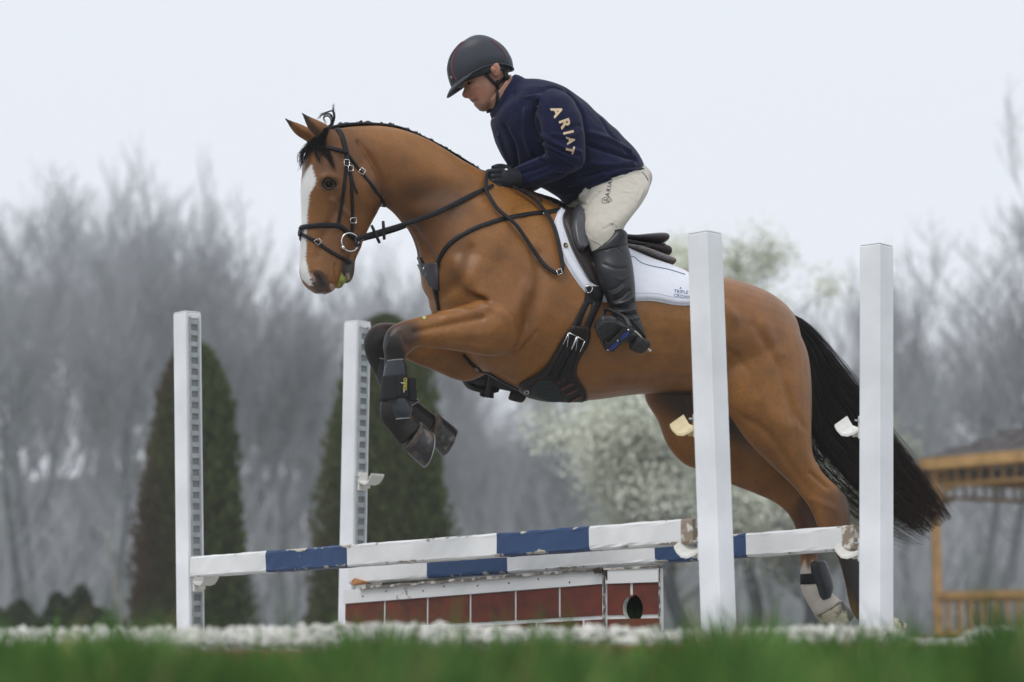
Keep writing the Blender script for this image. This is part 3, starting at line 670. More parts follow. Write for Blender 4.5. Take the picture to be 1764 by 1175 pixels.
# end panel with its round hole
zt2 = lambda s: ZR + (ZE - ZR) * s / s2; zb2 = lambda s: br_ + (be - br_) * s / s2; z12 = lambda s: r1r + (r1e - r1r) * s / s2
n2 = np.array([RD2[1], -RD2[0], 0]); n2 = n2 if n2[1] < 0 else -n2
hs = on_face(1091, corner, RD2); hz_ = zpt(1091, 1049, (corner + RD2 * hs)[1]); hrx, hrz = 17 / FPX * corner[1] / .84, 23.5 / FPX * corner[1]
def holed(name, sa, sb, za, zb_, thick, proud, m):
    """panel between sa..sb and za..zb_, minus the hole where they overlap (cut on a fine grid, rim vertices snapped)"""
    ns, nz = 26, 20; V = []; F = []; keep = {}
    S = np.linspace(sa, sb, ns + 1); 
    for i, s in enumerate(S):
        for t in np.linspace(0, 1, nz + 1):
            z = za(s) + (zb_(s) - za(s)) * t; ds, dz = (s - hs) / hrx, (z - hz_) / hrz; q = math.hypot(ds, dz); ok = q >= .999
            if q < 1.35 and q > 1e-4:
                if q > .72: s_, z_ = hs + ds / q * hrx, hz_ + dz / q * hrz; f = max(0, min(1, (q - 1) / .35)); s_, z_ = s_ + (s - s_) * f, z_ + (z - z_) * f; ok = True
                else: s_, z_ = s, z; ok = False
            else: s_, z_ = s, z; ok = q > 1
            if (i in (0, ns) or t in (0, 1)): s_, z_ = s, z
            V.append(corner + RD2 * s_ + [0, 0, z_] + n2 * proud); keep[len(V) - 1] = ok
    m_ = nz + 1
    for i in range(ns):
        for j in range(nz):
            q = (i * m_ + j, (i + 1) * m_ + j, (i + 1) * m_ + j + 1, i * m_ + j + 1)
            if all(keep[k] for k in q): F.append(q)
    V = np.array(V); n = len(V); B_ = V - n2 * thick; ed = {}
    for f in F:
        for a, b in zip(f, f[1:] + f[:1]): ed[(a, b)] = 1
    G = [tuple(v + n for v in f[::-1]) for f in F] + [(a, a + n, b + n, b) for (a, b) in ed if (b, a) not in ed]
    if F: obj(name, fixn((np.vstack([V, B_]), F + G)), m, wall, smooth=False)
zero = lambda s: 0.0
holed('backing_board', .0, s2, zero, lambda s: zt2(s) - .004, .03, 0, M_mortar)
fpanel('top_board', corner, RD2, .008, s2, br_, ZR, be, ZE, .02, .012, M_mortar)
m1 = on_face(1089, corner, RD2)
holed('painted_brick', .012, m1 - g, lambda s: z12(s) + .008, lambda s: zb2(s) - .002, .004, .0045, M_brick)
holed('painted_brick', m1 + g, s2 - .004, lambda s: z12(s) + .008, lambda s: zb2(s) - .002, .004, .0045, M_brick)
holed('painted_brick', .012, s2 - .004, lambda s: max(.004, z12(s) - hr), lambda s: z12(s) - .008, .004, .0045, M_brick)
hc = corner + RD2 * hs + np.array([0, 0, hz_]) - n2 * .16
obj('hole_pocket', fixn(tube(np.array([corner + RD2 * hs + np.array([0, 0, hz_]) - n2 * d for d in (.085, .0285)]), .076, 16, cap=False)[:2]), mat('hole_interior', (.008, .007, .006), .95, spec=0.0), wall, smooth=False)
obj('hole_back', fixn(tube(np.array([corner + RD2 * hs + np.array([0, 0, hz_]) - n2 * d for d in (.092, .084)]), .078, 16)), bpy.data.materials['hole_interior'], wall, smooth=False)
obj('corner_seam', tube(cr([corner + n2 * .010 + [.002 * (-1) ** i, 0, ZR * t] for i, t in enumerate(np.linspace(0, 1.0, 9))], 3), .0055, 6), M_weather, wall)
obj('edge_strip', tube(cr([corner + RD2 * s2 + n2 * .002 + [.0015 * (-1) ** i, 0, ZE * t] for i, t in enumerate(np.linspace(0, 1.0, 9))], 3), .0045, 6), M_weather, wall)
top = [wl + RD * s + np.array([0, 0, zt(s) + .003 + .002 * math.sin(s * 37)]) + RN * .004 for s in np.linspace(.12, s1, 40)]
obj('splintered_top_edge', ribbon(np.array(top), [np.array([0, 0, 1.0])] * 40, .05, .012), M_weather, wall, smooth=False)
top = [corner + RD2 * s + np.array([0, 0, zt2(s) + .002]) for s in np.linspace(0, s2, 10)]
obj('splintered_top_edge', ribbon(np.array(top), [np.array([0, 0, 1.0])] * 10, .035, .008), M_weather, wall, smooth=False)
obj('body', merge([box((wl + RD * s1 * .45 - RN * .17 + [0, 0, .1])[:3], (s1 * .86, .26, .2), -TH)]), M_weather, wall, smooth=False)
# broken patches at the corner
for (px, py, rx, ry) in ((1030, 983, 9, 5), (1049, 989, 8, 10)):
    d = corner[1] - .02; c0 = at(px, py, d); q = [c0 + np.array([math.cos(t) * rx, 0, math.sin(t) * ry]) / FPX * d * (1 + .25 * math.sin(5 * t + px)) for t in np.linspace(0, 6.28, 12, endpoint=False)]
    obj('rotten_patch', fixn((np.array(q + [v + np.array([0, .03, 0]) for v in q]), [tuple(range(12)), tuple(range(23, 11, -1))] + [(i, 12 + i, 12 + (i + 1) % 12, (i + 1) % 12) for i in range(12)])), mat('rotten_wood', (.035, .025, .02), .95), wall, smooth=False)
# nail heads on the top board
for px in (628, 668, 732, 768, 826, 880, 931, 985):
    s = on_face(px, wl, RD); c0 = wl + RD * s + RN * .0125 + np.array([0, 0, (zt(s) + zb(s)) / 2 + .012 * math.sin(px)])
    obj('nail_head', ico(c0, .0045, 1), mat('rust', (.12, .08, .06), .8) if px == 628 else bpy.data.materials['rust'], wall)
# orange wooden wedge
wv = [at(606, 1000, 10.0), at(610, 996, 10.0), at(628, 1001, 9.95), at(604, 1008, 10.0), at(632, 1005, 9.95)]
V = np.array(wv + [v + np.array([.02, .06, 0]) for v in wv])
o = obj('wedge', fixn((V, [(0, 3, 4, 2, 1), (5, 6, 7, 9, 8), (0, 1, 6, 5), (1, 2, 7, 6), (2, 4, 9, 7), (4, 3, 8, 9), (3, 0, 5, 8)])), mat('orange_wood', (.38, .17, .06), .7, .3, 20), smooth=False, origin=tuple(wv[0]))
tag(o, 'small orange splinter of wood at the left end of the wall, under the back rail', 'wood piece')
# ------------------------------------------------------------------ horse
HO = at(945, 345, 8.85); HP = Plane(HO, 27)
bodyp = []
trunk = [(1353, 541, 1358, 600, 0, .06), (1340, 524, 1350, 672, 0, .16), (1306, 501, 1312, 708, 0, .235), (1262, 485, 1262, 704, 0, .275), (1215, 474, 1212, 684, 0, .285),
 (1160, 464, 1155, 677, 0, .29), (1095, 445, 1085, 681, 0, .30), (1035, 412, 1015, 690, 0, .30, .04), (985, 374, 948, 688, 0, .29, .10), (940, 346, 892, 668, 0, .262, .2), (902, 330, 842, 640, 0, .235, .2),
 (868, 316, 800, 598, 0, .215, .2), (840, 301, 764, 556, 0, .198, .2), (816, 289, 742, 512, 0, .175, .15), (790, 274, 732, 474, 0, .145, .1), (762, 256, 727, 444, 0, .122, .05), (728, 237, 716, 412, 0, .106, .05),
 (690, 223, 698, 387, 0, .096, .05), (655, 217, 680, 369, 0, .09), (620, 217, 664, 356, 0, .086), (590, 220, 648, 346, 0, .082), (570, 228, 625, 332, 0, .07)]
bodyp.append(loft(HP, trunk, 36, 4))
head = [(560, 226, 606, 222, 0, .05), (543, 240, 634, 258, 0, .078), (529, 266, 652, 292, 0, .094), (524, 296, 659, 328, 0, .100), (521, 326, 655, 354, 0, .090), (521, 358, 643, 376, 0, .070),
 (521, 390, 630, 402, 0, .058), (519, 420, 617, 430, 0, .053), (518, 446, 596, 450, 0, .054), (518, 468, 586, 476, 0, .058), (526, 490, 580, 492, 0, .050), (545, 506, 572, 503, 0, .030)]
bodyp.append(loft(HP, head, 30, 4, exp=2.7))
bodyp.append(loft(HP, [(596, 425, 622, 425, 0, .040), (592, 446, 610, 450, 0, .042), (589, 466, 609, 466, 0, .042), (590, 482, 606, 480, 0, .034), (594, 489, 602, 487, 0, .016)], 20, 4))
# shoulders, elbows and forelegs
nf = [(790, 400, 935, 470, .10, .09), (772, 450, 930, 530, .13, .10), (800, 500, 915, 575, .165, .085), (838, 513, 894, 604, .19, .078), (802, 524, 850, 614, .19, .070), (757, 537, 802, 607, .185, .058), (717, 547, 748, 600, .18, .048),
 (690, 554, 722, 598, .18, .046), (669, 567, 708, 606, .18, .047), (661, 592, 702, 612, .18, .043), (663, 616, 697, 621, .18, .034), (662, 642, 693, 643, .18, .027), (659, 678, 689, 680, .18, .026), (655, 700, 690, 698, .18, .032),
 (657, 724, 704, 712, .18, .034), (672, 744, 716, 722, .18, .029), (690, 768, 726, 732, .18, .034)]
bodyp.append(loft(HP, nf, 24, 4))
ff = [(800, 470, 900, 560, -.12, .09), (800, 520, 850, 632, -.16, .08), (786, 545, 815, 655, -.17, .075), (766, 556, 788, 655, -.17, .07), (738, 566, 752, 640, -.17, .058), (705, 560, 714, 626, -.17, .05), (675, 556, 690, 613, -.17, .048),
 (646, 559, 674, 606, -.17, .047), (628, 582, 664, 612, -.17, .042), (631, 612, 664, 625, -.17, .034), (646, 645, 672, 640, -.17, .027), (663, 682, 692, 666, -.17, .027), (682, 712, 720, 692, -.17, .034), (704, 735, 738, 706, -.17, .031), (732, 752, 750, 716, -.17, .033)]
bodyp.append(loft(HP, ff, 24, 4))
# hind quarters
nh = [(1225, 540, 1366, 566, .10, .13), (1220, 590, 1386, 610, .13, .135), (1228, 645, 1393, 660, .15, .13), (1242, 690, 1394, 710, .16, .12), (1262, 716, 1394, 750, .17, .105), (1290, 758, 1398, 786, .17, .082), (1330, 800, 1416, 816, .17, .060),
 (1365, 835, 1437, 835, .17, .046), (1387, 862, 1457, 857, .17, .040), (1401, 885, 1463, 883, .17, .040), (1411, 910, 1464, 906, .17, .034), (1428, 936, 1468, 926, .17, .028), (1444, 962, 1478, 948, .17, .026), (1456, 1002, 1490, 990, .17, .026),
 (1464, 1040, 1504, 1026, .17, .034), (1474, 1064, 1515, 1044, .17, .031), (1500, 1090, 1530, 1058, .17, .033)]
bodyp.append(loft(HP, nh, 26, 4))
fh = [(1110, 650, 1290, 600, -.11, .12), (1116, 690, 1295, 650, -.14, .13), (1136, 724, 1300, 690, -.15, .12), (1152, 768, 1306, 712, -.15, .10), (1180, 800, 1306, 724, -.16, .085), (1212, 812, 1312, 742, -.165, .075), (1259, 834, 1340, 772, -.165, .062), (1300, 850, 1366, 800, -.165, .050),
 (1335, 866, 1392, 828, -.165, .042), (1357, 884, 1407, 852, -.165, .039), (1370, 907, 1410, 886, -.165, .034), (1376, 932, 1410, 918, -.165, .028), (1379, 958, 1408, 952, -.165, .026), (1380, 990, 1410, 984, -.165, .026), (1381, 1014, 1424, 1006, -.165, .033),
 (1390, 1036, 1430, 1018, -.165, .031), (1398, 1050, 1438, 1026, -.165, .032), (1406, 1062, 1447, 1034, -.165, .037)]
bodyp.append(loft(HP, fh, 24, 4))
bodyp.append(loft(HP, [(1215, 640, 1250, 650, 0, .14), (1205, 680, 1290, 700, 0, .11), (1215, 708, 1300, 730, 0, .06)], 20, 4))   # groin
# ears
def earloft(tip, pts, off):
    return loft(HP, [(tip[0] - .7, tip[1], tip[0] + .7, tip[1] + .5, off, .003)] + [(p[0], p[1], p[2], p[3], off, p[4]) for p in pts], 16, 4)
bodyp.append(earloft((514, 188), [(521, 199, 528, 198, .009), (526, 211, 545, 206, .019), (533, 224, 563, 215, .026), (546, 238, 578, 230, .026), (556, 256, 592, 244, .025), (562, 270, 595, 262, .015)], .058))
bodyp.append(earloft((484, 198), [(493, 209, 500, 207, .009), (500, 220, 516, 213, .018), (510, 232, 533, 221, .024), (527, 243, 552, 232, .024), (545, 258, 575, 248, .022)], -.062))
HV, HF, HN = voxel(merge(bodyp), .0068, 7)
tr0 = bvh(HV, HF)
def S(pts, off=0.0, tr=tr0, sub=4):
    Q = cr(np.array(pts, float), sub) if len(pts) > 1 else np.array(pts, float)
    return np.array([hit(tr, x, y, HP, off)[0] for x, y in Q])
# muscles and hollows: (drawn line, radius m, height m)
near = HV[:, :] @ HP.l - HO @ HP.l
def sculpt(pts, r, a, mirror=True, off=0.1):
    global HV
    P = S(pts, off); d = segdist(HV, P); f = np.exp(-(d / r) ** 2)
    if mirror:
        d2 = segdist(HV, HP.mirror(P)); f = np.maximum(f, np.exp(-(d2 / r) ** 2))
    HV = HV + HN * (f * a * 1.25)[:, None]
for st in [
 ([(905, 352), (880, 420), (845, 470), (800, 500)], .035, -.004), ([(925, 440), (930, 490), (915, 540), (895, 595)], .030, -.011), ([(880, 380), (850, 440)], .06, .010),
 ([(860, 560), (905, 500)], .05, .012), ([(820, 520), (870, 545), (890, 590)], .020, .006), ([(830, 548), (760, 562), (715, 572)], .014, -.007), ([(845, 575), (770, 580)], .02, .004), ([(840, 532), (770, 548)], .018, .005),
 ([(735, 520), (775, 500), (800, 470), (812, 430)], .026, -.007), ([(712, 395), (735, 430), (752, 460)], .022, -.010), ([(690, 350), (760, 330), (830, 330)], .05, -.008), ([(650, 250), (720, 275), (790, 310)], .05, .006),
 ([(618, 245), (645, 285), (661, 330), (655, 358)], .012, -.010), ([(630, 320), (625, 345)], .035, .008), ([(600, 300), (630, 275)], .02, -.004),
 ([(1245, 530), (1262, 545)], .035, .010), ([(1265, 620), (1230, 650), (1205, 672)], .030, -.012), ([(1300, 560), (1345, 640), (1365, 720)], .022, -.006), ([(1385, 735), (1360, 690), (1350, 620)], .02, -.004),
 ([(1280, 720), (1320, 745), (1360, 800), (1385, 835)], .018, -.006), ([(1310, 690), (1350, 740)], .04, .006), ([(1395, 815), (1425, 840)], .010, -.007), ([(1396, 860), (1435, 875)], .014, .004),
 ([(985, 520), (1000, 560), (990, 600)], .05, -.004), ([(900, 470), (880, 520), (870, 560)], .022, -.003), ([(1130, 640), (1080, 625), (1040, 630)], .004, .0016), ([(800, 575), (770, 572), (745, 585)], .0035, .0022), ([(585, 395), (570, 380), (572, 362)], .0035, .0018), ([(560, 420), (570, 400), (590, 392)], .003, .0015), ([(1330, 760), (1350, 700), (1345, 650)], .004, .0018), ([(1180, 690), (1205, 676), (1235, 655)], .012, -.006), ([(893, 600), (910, 590), (925, 570)], .006, -.004), ([(1250, 600), (1290, 640), (1300, 700)], .014, -.005), ([(1320, 560), (1335, 610)], .03, .005), ([(745, 540), (790, 533), (830, 540)], .006, .0035), ([(770, 590), (830, 598)], .007, .003), ([(1060, 650), (1120, 655), (1190, 650)], .02, -.004), ([(1130, 560), (1160, 600)], .08, -.006), ([(690, 575), (700, 595)], .008, -.004), ([(672, 580), (668, 600)], .01, .004)]:
    sculpt(*st)
# face
sculpt([(556, 306), (566, 302), (578, 306)], .012, .004); sculpt([(558, 326), (568, 330), (578, 326)], .008, .003); sculpt([(566, 317)], .011, -.008)
sculpt([(585, 350), (560, 400), (548, 440)], .018, -.006); sculpt([(572, 345), (600, 370), (612, 385)], .010, .005); sculpt([(590, 272)], .018, -.005)
sculpt([(543, 473), (552, 486), (558, 497)], .009, -.011); sculpt([(538, 480), (541, 470), (551, 466), (561, 476)], .005, .006)
sculpt([(577, 455), (578, 475), (580, 494)], .004, -.006); sculpt([(560, 505)], .012, .004)
# ears: hollow of the shell, on the side that faces forward
for tip, pts, off in (((518, 196), [(520, 200), (531, 216), (543, 232), (549, 240)], .058), ((489, 205), [(498, 214), (512, 228), (524, 240)], -.062)):
    P = np.array([HP.P(x, y, off) for x, y in cr(pts, 4)]) + HP.h * .012 + HP.l * .018
    d = segdist(HV, P); f = np.exp(-(d / .011) ** 2); HV = HV - HN * (f * .012)[:, None]
# coat colour
me = bpy.data.meshes.new('t'); me.from_pydata(HV.tolist(), [], HF); me.update(); _, _, HN = mesh_np(me); bpy.data.meshes.remove(me)
side = HV @ HP.l - HO @ HP.l; sag = proj(HV - HP.l * side[:, None])          # body coordinates: side (m) and drawn position on the middle plane
scr = proj(HV); n = len(HV)
base = np.array([.265, .110, .019]); col = np.tile(base, (n, 1))
rs = np.random.default_rng(2)
def mixc(mask, c):
    global col
    col = col * (1 - mask[:, None]) + np.array(c) * mask[:, None]
ph = lambda f, g, s: np.sin(HV[:, 0] * f + s) * np.sin(HV[:, 2] * g + s * 2) * .5 + .5
col = col * (1 + .10 * rs.standard_normal(n))[:, None]; mixc(.22 * ph(43, 57, 2), (.16, .06, .015)); mixc(.45 * ph(7, 9, 1), (.15, .055, .017)); mixc(.3 * ph(13, 11, 4), (.25, .105, .034))
zrel = HV[:, 2]
def paint(pts, r, c, amt=1.0, soft=.5, off=0.1, mirror=False, noisy=.0):
    P = S(pts, off); d = segdist(HV, P)
    if mirror: d = np.minimum(d, segdist(HV, HP.mirror(P)))
    d = d + noisy * (np.sin(HV[:, 0] * 151) * np.sin(HV[:, 2] * 173) + .6 * np.sin(HV[:, 2] * 311 + HV[:, 0] * 97))
    mixc(amt * smask(d, r, soft), c)
BLK = (.009, .007, .006)
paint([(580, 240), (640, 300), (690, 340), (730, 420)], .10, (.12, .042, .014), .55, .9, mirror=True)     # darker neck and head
paint([(715, 330), (745, 335), (790, 350), (735, 375)], .055, (.055, .022, .009), .62, .9, mirror=True); paint([(650, 330), (668, 375), (700, 400)], .04, (.05, .02, .009), .5, .9, mirror=True); paint([(770, 480), (800, 440), (760, 400), (735, 430)], .04, (.09, .034, .012), .4, .9, mirror=True)  # neck hollows: shade painted into the colour, together with darker coat
paint([(560, 300), (590, 400), (600, 430)], .09, (.11, .042, .016), .6, .8, mirror=True)
paint([(700, 575), (676, 578), (668, 600)], .062, (.045, .022, .014), .95, .55); paint([(664, 600), (678, 640), (672, 690), (685, 730), (705, 752), (722, 740)], .066, BLK, 1, .25)
P = np.array([HP.P(x, y, -.17) for x, y in [(672, 585), (650, 592), (650, 625), (672, 665), (700, 702), (740, 735)]]); mixc(smask(segdist(HV, P), .082, .35), BLK)
P = np.array([HP.P(x, y, -.17) for x, y in [(700, 592), (672, 585)]]); mixc(.8 * smask(segdist(HV, P), .05, .6), (.05, .025, .015))
P = np.array([HP.P(x, y, .17) for x, y in [(1430, 868), (1440, 905), (1452, 940)]]); mixc(.7 * smask(segdist(HV, P), .07, .5), (.07, .028, .013))
P = np.array([HP.P(x, y, .17) for x, y in [(1448, 852), (1458, 884), (1462, 912)]]); mixc(.75 * smask(segdist(HV, P), .045, .6), (.022, .013, .009))
P = np.array([HP.P(x, y, -.165) for x, y in [(1375, 880), (1385, 905), (1392, 935)]]); mixc(.6 * smask(segdist(HV, P), .05, .6), (.03, .015, .009))
P = np.array([HP.P(x, y, .17) for x, y in [(1466, 965), (1475, 1005), (1492, 1050), (1515, 1075)]]); mixc(smask(segdist(HV, P), .07, .4), BLK)
P = np.array([HP.P(x, y, -.165) for x, y in [(1382, 868), (1392, 905), (1394, 940)]]); mixc(.8 * smask(segdist(HV, P), .06, .4), (.06, .022, .012))
P = np.array([HP.P(x, y, -.165) for x, y in [(1395, 985), (1402, 1010), (1415, 1035), (1436, 1062)]]); d = segdist(HV, P) + .003 * np.sin(HV[:, 0] * 130) * np.sin(HV[:, 2] * 40)
mixc(np.clip((scr[:, 1] - 968 + 7 * np.sin(scr[:, 0] * .45)) / 10, 0, 1) * (side < -.06) * (scr[:, 0] > 1366) * (scr[:, 0] < 1468), (.55, .50, .44))
P = np.array([HP.P(x, y, -.165) for x, y in [(1425, 1052), (1440, 1062)]]); mixc(.5 * smask(segdist(HV, P), .035, .6), (.36, .31, .16))
# shade of the inner thigh painted in near black; ears edged dark; crest and back line dark
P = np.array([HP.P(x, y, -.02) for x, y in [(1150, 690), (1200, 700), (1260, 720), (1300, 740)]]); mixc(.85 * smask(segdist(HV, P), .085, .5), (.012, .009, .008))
for pts, off in (([(518, 194), (526, 202)], .058), ([(489, 203), (498, 211)], -.062)):
    P = np.array([HP.P(x, y, off) for x, y in pts]); mixc(.9 * smask(segdist(HV, P), .016, .6), BLK)
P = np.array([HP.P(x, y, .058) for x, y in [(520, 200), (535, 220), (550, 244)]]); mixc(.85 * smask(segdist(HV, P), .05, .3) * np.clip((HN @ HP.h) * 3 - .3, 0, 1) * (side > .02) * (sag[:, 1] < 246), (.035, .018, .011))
P = np.array([HP.P(x, y, .058) for x, y in [(516, 192), (524, 200)]]); mixc(.9 * smask(segdist(HV, P), .022, .6), BLK)
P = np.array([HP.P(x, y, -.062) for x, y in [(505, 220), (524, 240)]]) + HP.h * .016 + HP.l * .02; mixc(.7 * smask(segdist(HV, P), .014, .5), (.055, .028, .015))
# muzzle, eye surround, blaze
paint([(548, 482), (556, 498)], .036, (.060, .045, .040), .9, .5, mirror=True); paint([(600, 462), (600, 480)], .034, (.055, .045, .042), .95, .4, mirror=True)
paint([(548, 478), (556, 492)], .012, (.012, .010, .010), 1, .3, mirror=True)
paint([(561, 317), (572, 317)], .022, (.022, .013, .010), .92, .6, mirror=True)
paint([(540, 482), (538, 474)], .008, (.42, .28, .24), .8, .5); paint([(571, 492), (574, 498)], .009, (.42, .28, .23), .85, .4); paint([(598, 474), (600, 480)], .008, (.40, .28, .25), .8, .4)
# blaze: measured on the face itself (height along the head, sideways from its middle)
bl_y = [285, 292, 305, 320, 345, 370, 400, 440, 465, 482, 490]; bl_c = [.0, .004, .006, .004, .0, .0, .0, .001, .008, .016, .02]; bl_w = [.001, .012, .022, .020, .013, .0115, .0105, .012, .014, .011, .003]
hy = sag[:, 1]; wv_ = np.interp(hy, bl_y, bl_w, 0, 0); cv = np.interp(hy, bl_y, bl_c)
front = (HN @ HP.h > .10) & (sag[:, 0] < 575) & (hy > 284) & (hy < 492)
jag = .9 * np.sin(HV[:, 2] * 420) + .7 * np.sin(HV[:, 2] * 997)
by = [283, 296, 310, 322, 335, 350, 375, 400, 440, 465, 480, 492]; bl_ = [536, 526, 520, 518, 516, 514, 500, 500, 500, 516, 519, 532]; brt = [537, 541, 544, 541, 534, 531, 530, 528, 527, 530, 535, 539]
sx_, sy_ = scr[:, 0], scr[:, 1]; L_, R_ = np.interp(sy_, by, bl_), np.interp(sy_, by, brt)
msk = np.clip(np.minimum(sx_ - L_, R_ - sx_ + jag) / 2.2 + .5, 0, 1) * ((HN @ HP.h) > -.15) * (sy_ > 283) * (sy_ < 492) * (side > -.06) * (HN[:, 1] < .35)
mixc(msk, (.70, .69, .68))
MH = mat('bay_coat', (.3, .12, .04), .42, .20, 11, tint=True, bump=.45, bscale=300, spec=.42, stretch=(1, 1, 1), bdist=.0012)
horse = thing('horse', 'bay horse with white blaze and black tail jumping over the blue and white rails', 'horse', tuple(HO * [1, 1, 0]))
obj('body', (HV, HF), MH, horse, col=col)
tH = bvh(HV, HF)
# veins of relief done; eyes
M_eye = mat('dark_eye', (.004, .003, .003), .38, spec=.15)
ep, en = hit(tH, 566, 317, HP, .1); ec = ep - en * .0080
e = obj('eye', ico(ec, .0205, 3), M_eye, horse); obj('eye', ico(HP.mirror([ec])[0], .0205, 3), M_eye, horse)
lid = mat('eyelid_skin', (.010, .007, .005), .9, spec=.05)
for sgn in (0, 1):
    for pts, rr_ in (([(555, 319), (559, 309), (567, 306), (575, 311), (579, 319)], .0045), ([(555, 319), (561, 325), (569, 327), (579, 319)], .0035)):
        P, N = drape(tH, HP, pts, .0035, 5); P = P if not sgn else HP.mirror(P); obj('eyelid', tube(P, rr_ * .5, 7), lid, horse)
# hooves and shoes
M_hoof = mat('hoof_horn', (.020, .020, .022), .34, nscale=26, color2=(.16, .13, .10), thr=(.52, .74), bump=.4, bscale=60, coat=.15)
M_hoofw = mat('pale_hoof_horn', (.50, .46, .33), .5, nscale=16, color2=(.05, .045, .03), thr=(.42, .55), bump=.4, bscale=60)
M_shoe = mat('steel_shoe', (.30, .30, .31), .5, .3, 50, metal=.7); M_coron = mat('muddy_coronet', (.075, .06, .048), .9, .5, 40, bump=.8, bscale=90)
def hoof(cor, gr, off, hw, m):
    r1 = (cor[0], cor[1], cor[2], cor[3], off, hw * .84); r3 = (gr[0], gr[1], gr[2], gr[3], off, hw)
    lerp = lambda t, b=0: tuple(a + (c_ - a) * t for a, c_ in zip(r1, r3))
    obj('hoof', fixn(loft(HP, [lerp(0), lerp(.12), lerp(.4), lerp(.7), lerp(1)], 24, 2, exp=2.1)), m, horse)
    if m is M_hoof: obj('coronet', fixn(loft(HP, [lerp(-.12), lerp(-.04), lerp(.03), lerp(.1)], 24, 2, grow=.0008)), M_coron, horse)
    V, F = loft(HP, [lerp(.99), lerp(1.045)], 24, 2, exp=2.1, grow=.0012); obj('shoe', fixn((V, F)), M_shoe, horse)
hoof((699, 777, 726, 729), (730, 804, 743, 746), .18, .056, M_hoof)
hoof((743, 763, 755, 714), (763, 785, 784, 738), -.17, .056, M_hoof)
hoof((1504, 1096, 1533, 1060), (1530, 1116, 1556, 1072), .17, .054, M_hoofw)
hoof((1406, 1062, 1449, 1034), (1432, 1089, 1467, 1056), -.165, .058, M_hoofw)
# hair: many thin tapering strands
M_hair = mat('black_horse_hair', (.012, .010, .011), .4, spec=.18, tint=True)
def strands(paths, r0, seg=3, taper=.25):
    """paths: array (n, k, 3)"""
    P = np.asarray(paths); n, k, _ = P.shape; T = np.gradient(P, axis=1); T /= np.linalg.norm(T, axis=2)[..., None] + 1e-12
    u = np.cross(T, np.array([.3, 1, .2])); u /= np.linalg.norm(u, axis=2)[..., None] + 1e-12; v = np.cross(T, u)
    R = (np.broadcast_to(np.atleast_1d(r0), (n,))[:, None] * np.interp(np.linspace(0, 1, k), [0, .6, 1], [1, .9, taper])[None])[..., None]
    ring = [P + R * (math.cos(a) * u + math.sin(a) * v) for a in np.linspace(0, 2 * math.pi, seg, endpoint=False)]
    V = np.stack(ring, 2).reshape(-1, 3); b = (np.arange(n)[:, None, None] * k + np.arange(k - 1)[None, :, None]) * seg; F = []
    for q in range(seg):
        q2 = (q + 1) % seg; F.append(np.concatenate([b + q, b + q2, b + seg + q2, b + seg + q], 2).reshape(-1, 4))
    return V, [tuple(f) for f in np.concatenate(F).tolist()]
def tcol(n, k, seg, r, brown=0.0, along=None):
    g = r.random((n, 1, 1)); c = np.array([.004, .0035, .0035]) * (1 - g) + np.array([.014, .011, .010]) * g
    c = np.repeat(c, k, 1)
    if along is not None: c = c + along[None, :, None] * np.array([.05, .020, .008]) * r.random((n, 1, 1)) * brown
    return np.repeat(c[:, :, None, :], seg, 2).reshape(-1, 3)
U = cr(np.array([(1349, 536), (1372, 548), (1405, 574), (1452, 635), (1498, 696), (1545, 762), (1598, 828), (1643, 893)], float), 5)
Lw = cr(np.array([(1362, 570), (1380, 602), (1392, 650), (1394, 730), (1428, 790), (1488, 850), (1545, 893), (1592, 925)], float), 5)
K = 16
def tailpaths(n, r, v0, v1, tmax, dep, wig):
    v = r.uniform(v0, v1, n); tm = tmax * r.uniform(.62, 1.0, n) ** .5; a1, a2, a3 = r.uniform(0, 6.28, (3, n)); w0 = r.normal(0, wig, n)
    out_ = np.zeros((n, K, 3)); dd = r.uniform(-1, 1, n)
    for k in range(K):
        t = tm * k / (K - 1); ui = t * (len(U) - 1); i = np.minimum(ui.astype(int), len(U) - 2); f = (ui - i)[:, None]; i = np.maximum(i, 0)
        pu = U[i] + (U[i + 1] - U[i]) * f; pl_ = Lw[i] + (Lw[i + 1] - Lw[i]) * f
        vv = (v + w0 * np.sin(t * 3.5 + a1) * t + .012 * np.sin(t * 17 + a2))[:, None]; q = pu * (1 - vv) + pl_ * vv
        for j in range(n): out_[j, k] = HP.P(q[j, 0], q[j, 1], dd[j] * dep * (.35 + .65 * math.sin(min(1, t[j] * 1.4 + .15) * math.pi * .62)) + .01 * math.sin(a3[j] + t[j] * 6))
    return out_
r = np.random.default_rng(9)
tl = tailpaths(2300, r, .02, .98, 1.0, .055, .05); wi = tailpaths(260, r, .75, 1.40, 1.04, .05, .16); wi2 = tailpaths(60, r, -.06, .1, 1.02, .04, .07)
allp = np.concatenate([tl, wi, wi2]); rad = np.concatenate([r.uniform(.0012, .0024, 2300), r.uniform(.0007, .0013, 320)])
V, F = strands(allp, rad); tail = obj('tail', (V, F), M_hair, horse, col=tcol(len(allp), K, 3, r, .7, np.clip((np.linspace(0, 1, K) - .6) / .4, 0, 1)))
ii = np.linspace(0, int(len(U) * .86), 12).astype(int); c_ = (U[ii] + Lw[ii]) / 2; A_ = c_ + (U[ii] - c_) * .88; B_ = c_ + (Lw[ii] - c_) * .84
obj('tail_core', loft(HP, [(a[0], a[1], b[0], b[1], 0, .030 + .014 * math.sin(i / 11 * 3.1)) for i, (a, b) in enumerate(zip(A_, B_))], 14, 2), mat('tail_core_hair', (.005, .004, .004), .7, spec=.1, bump=.6, bscale=300, stretch=(1, 1, .2)), tail)
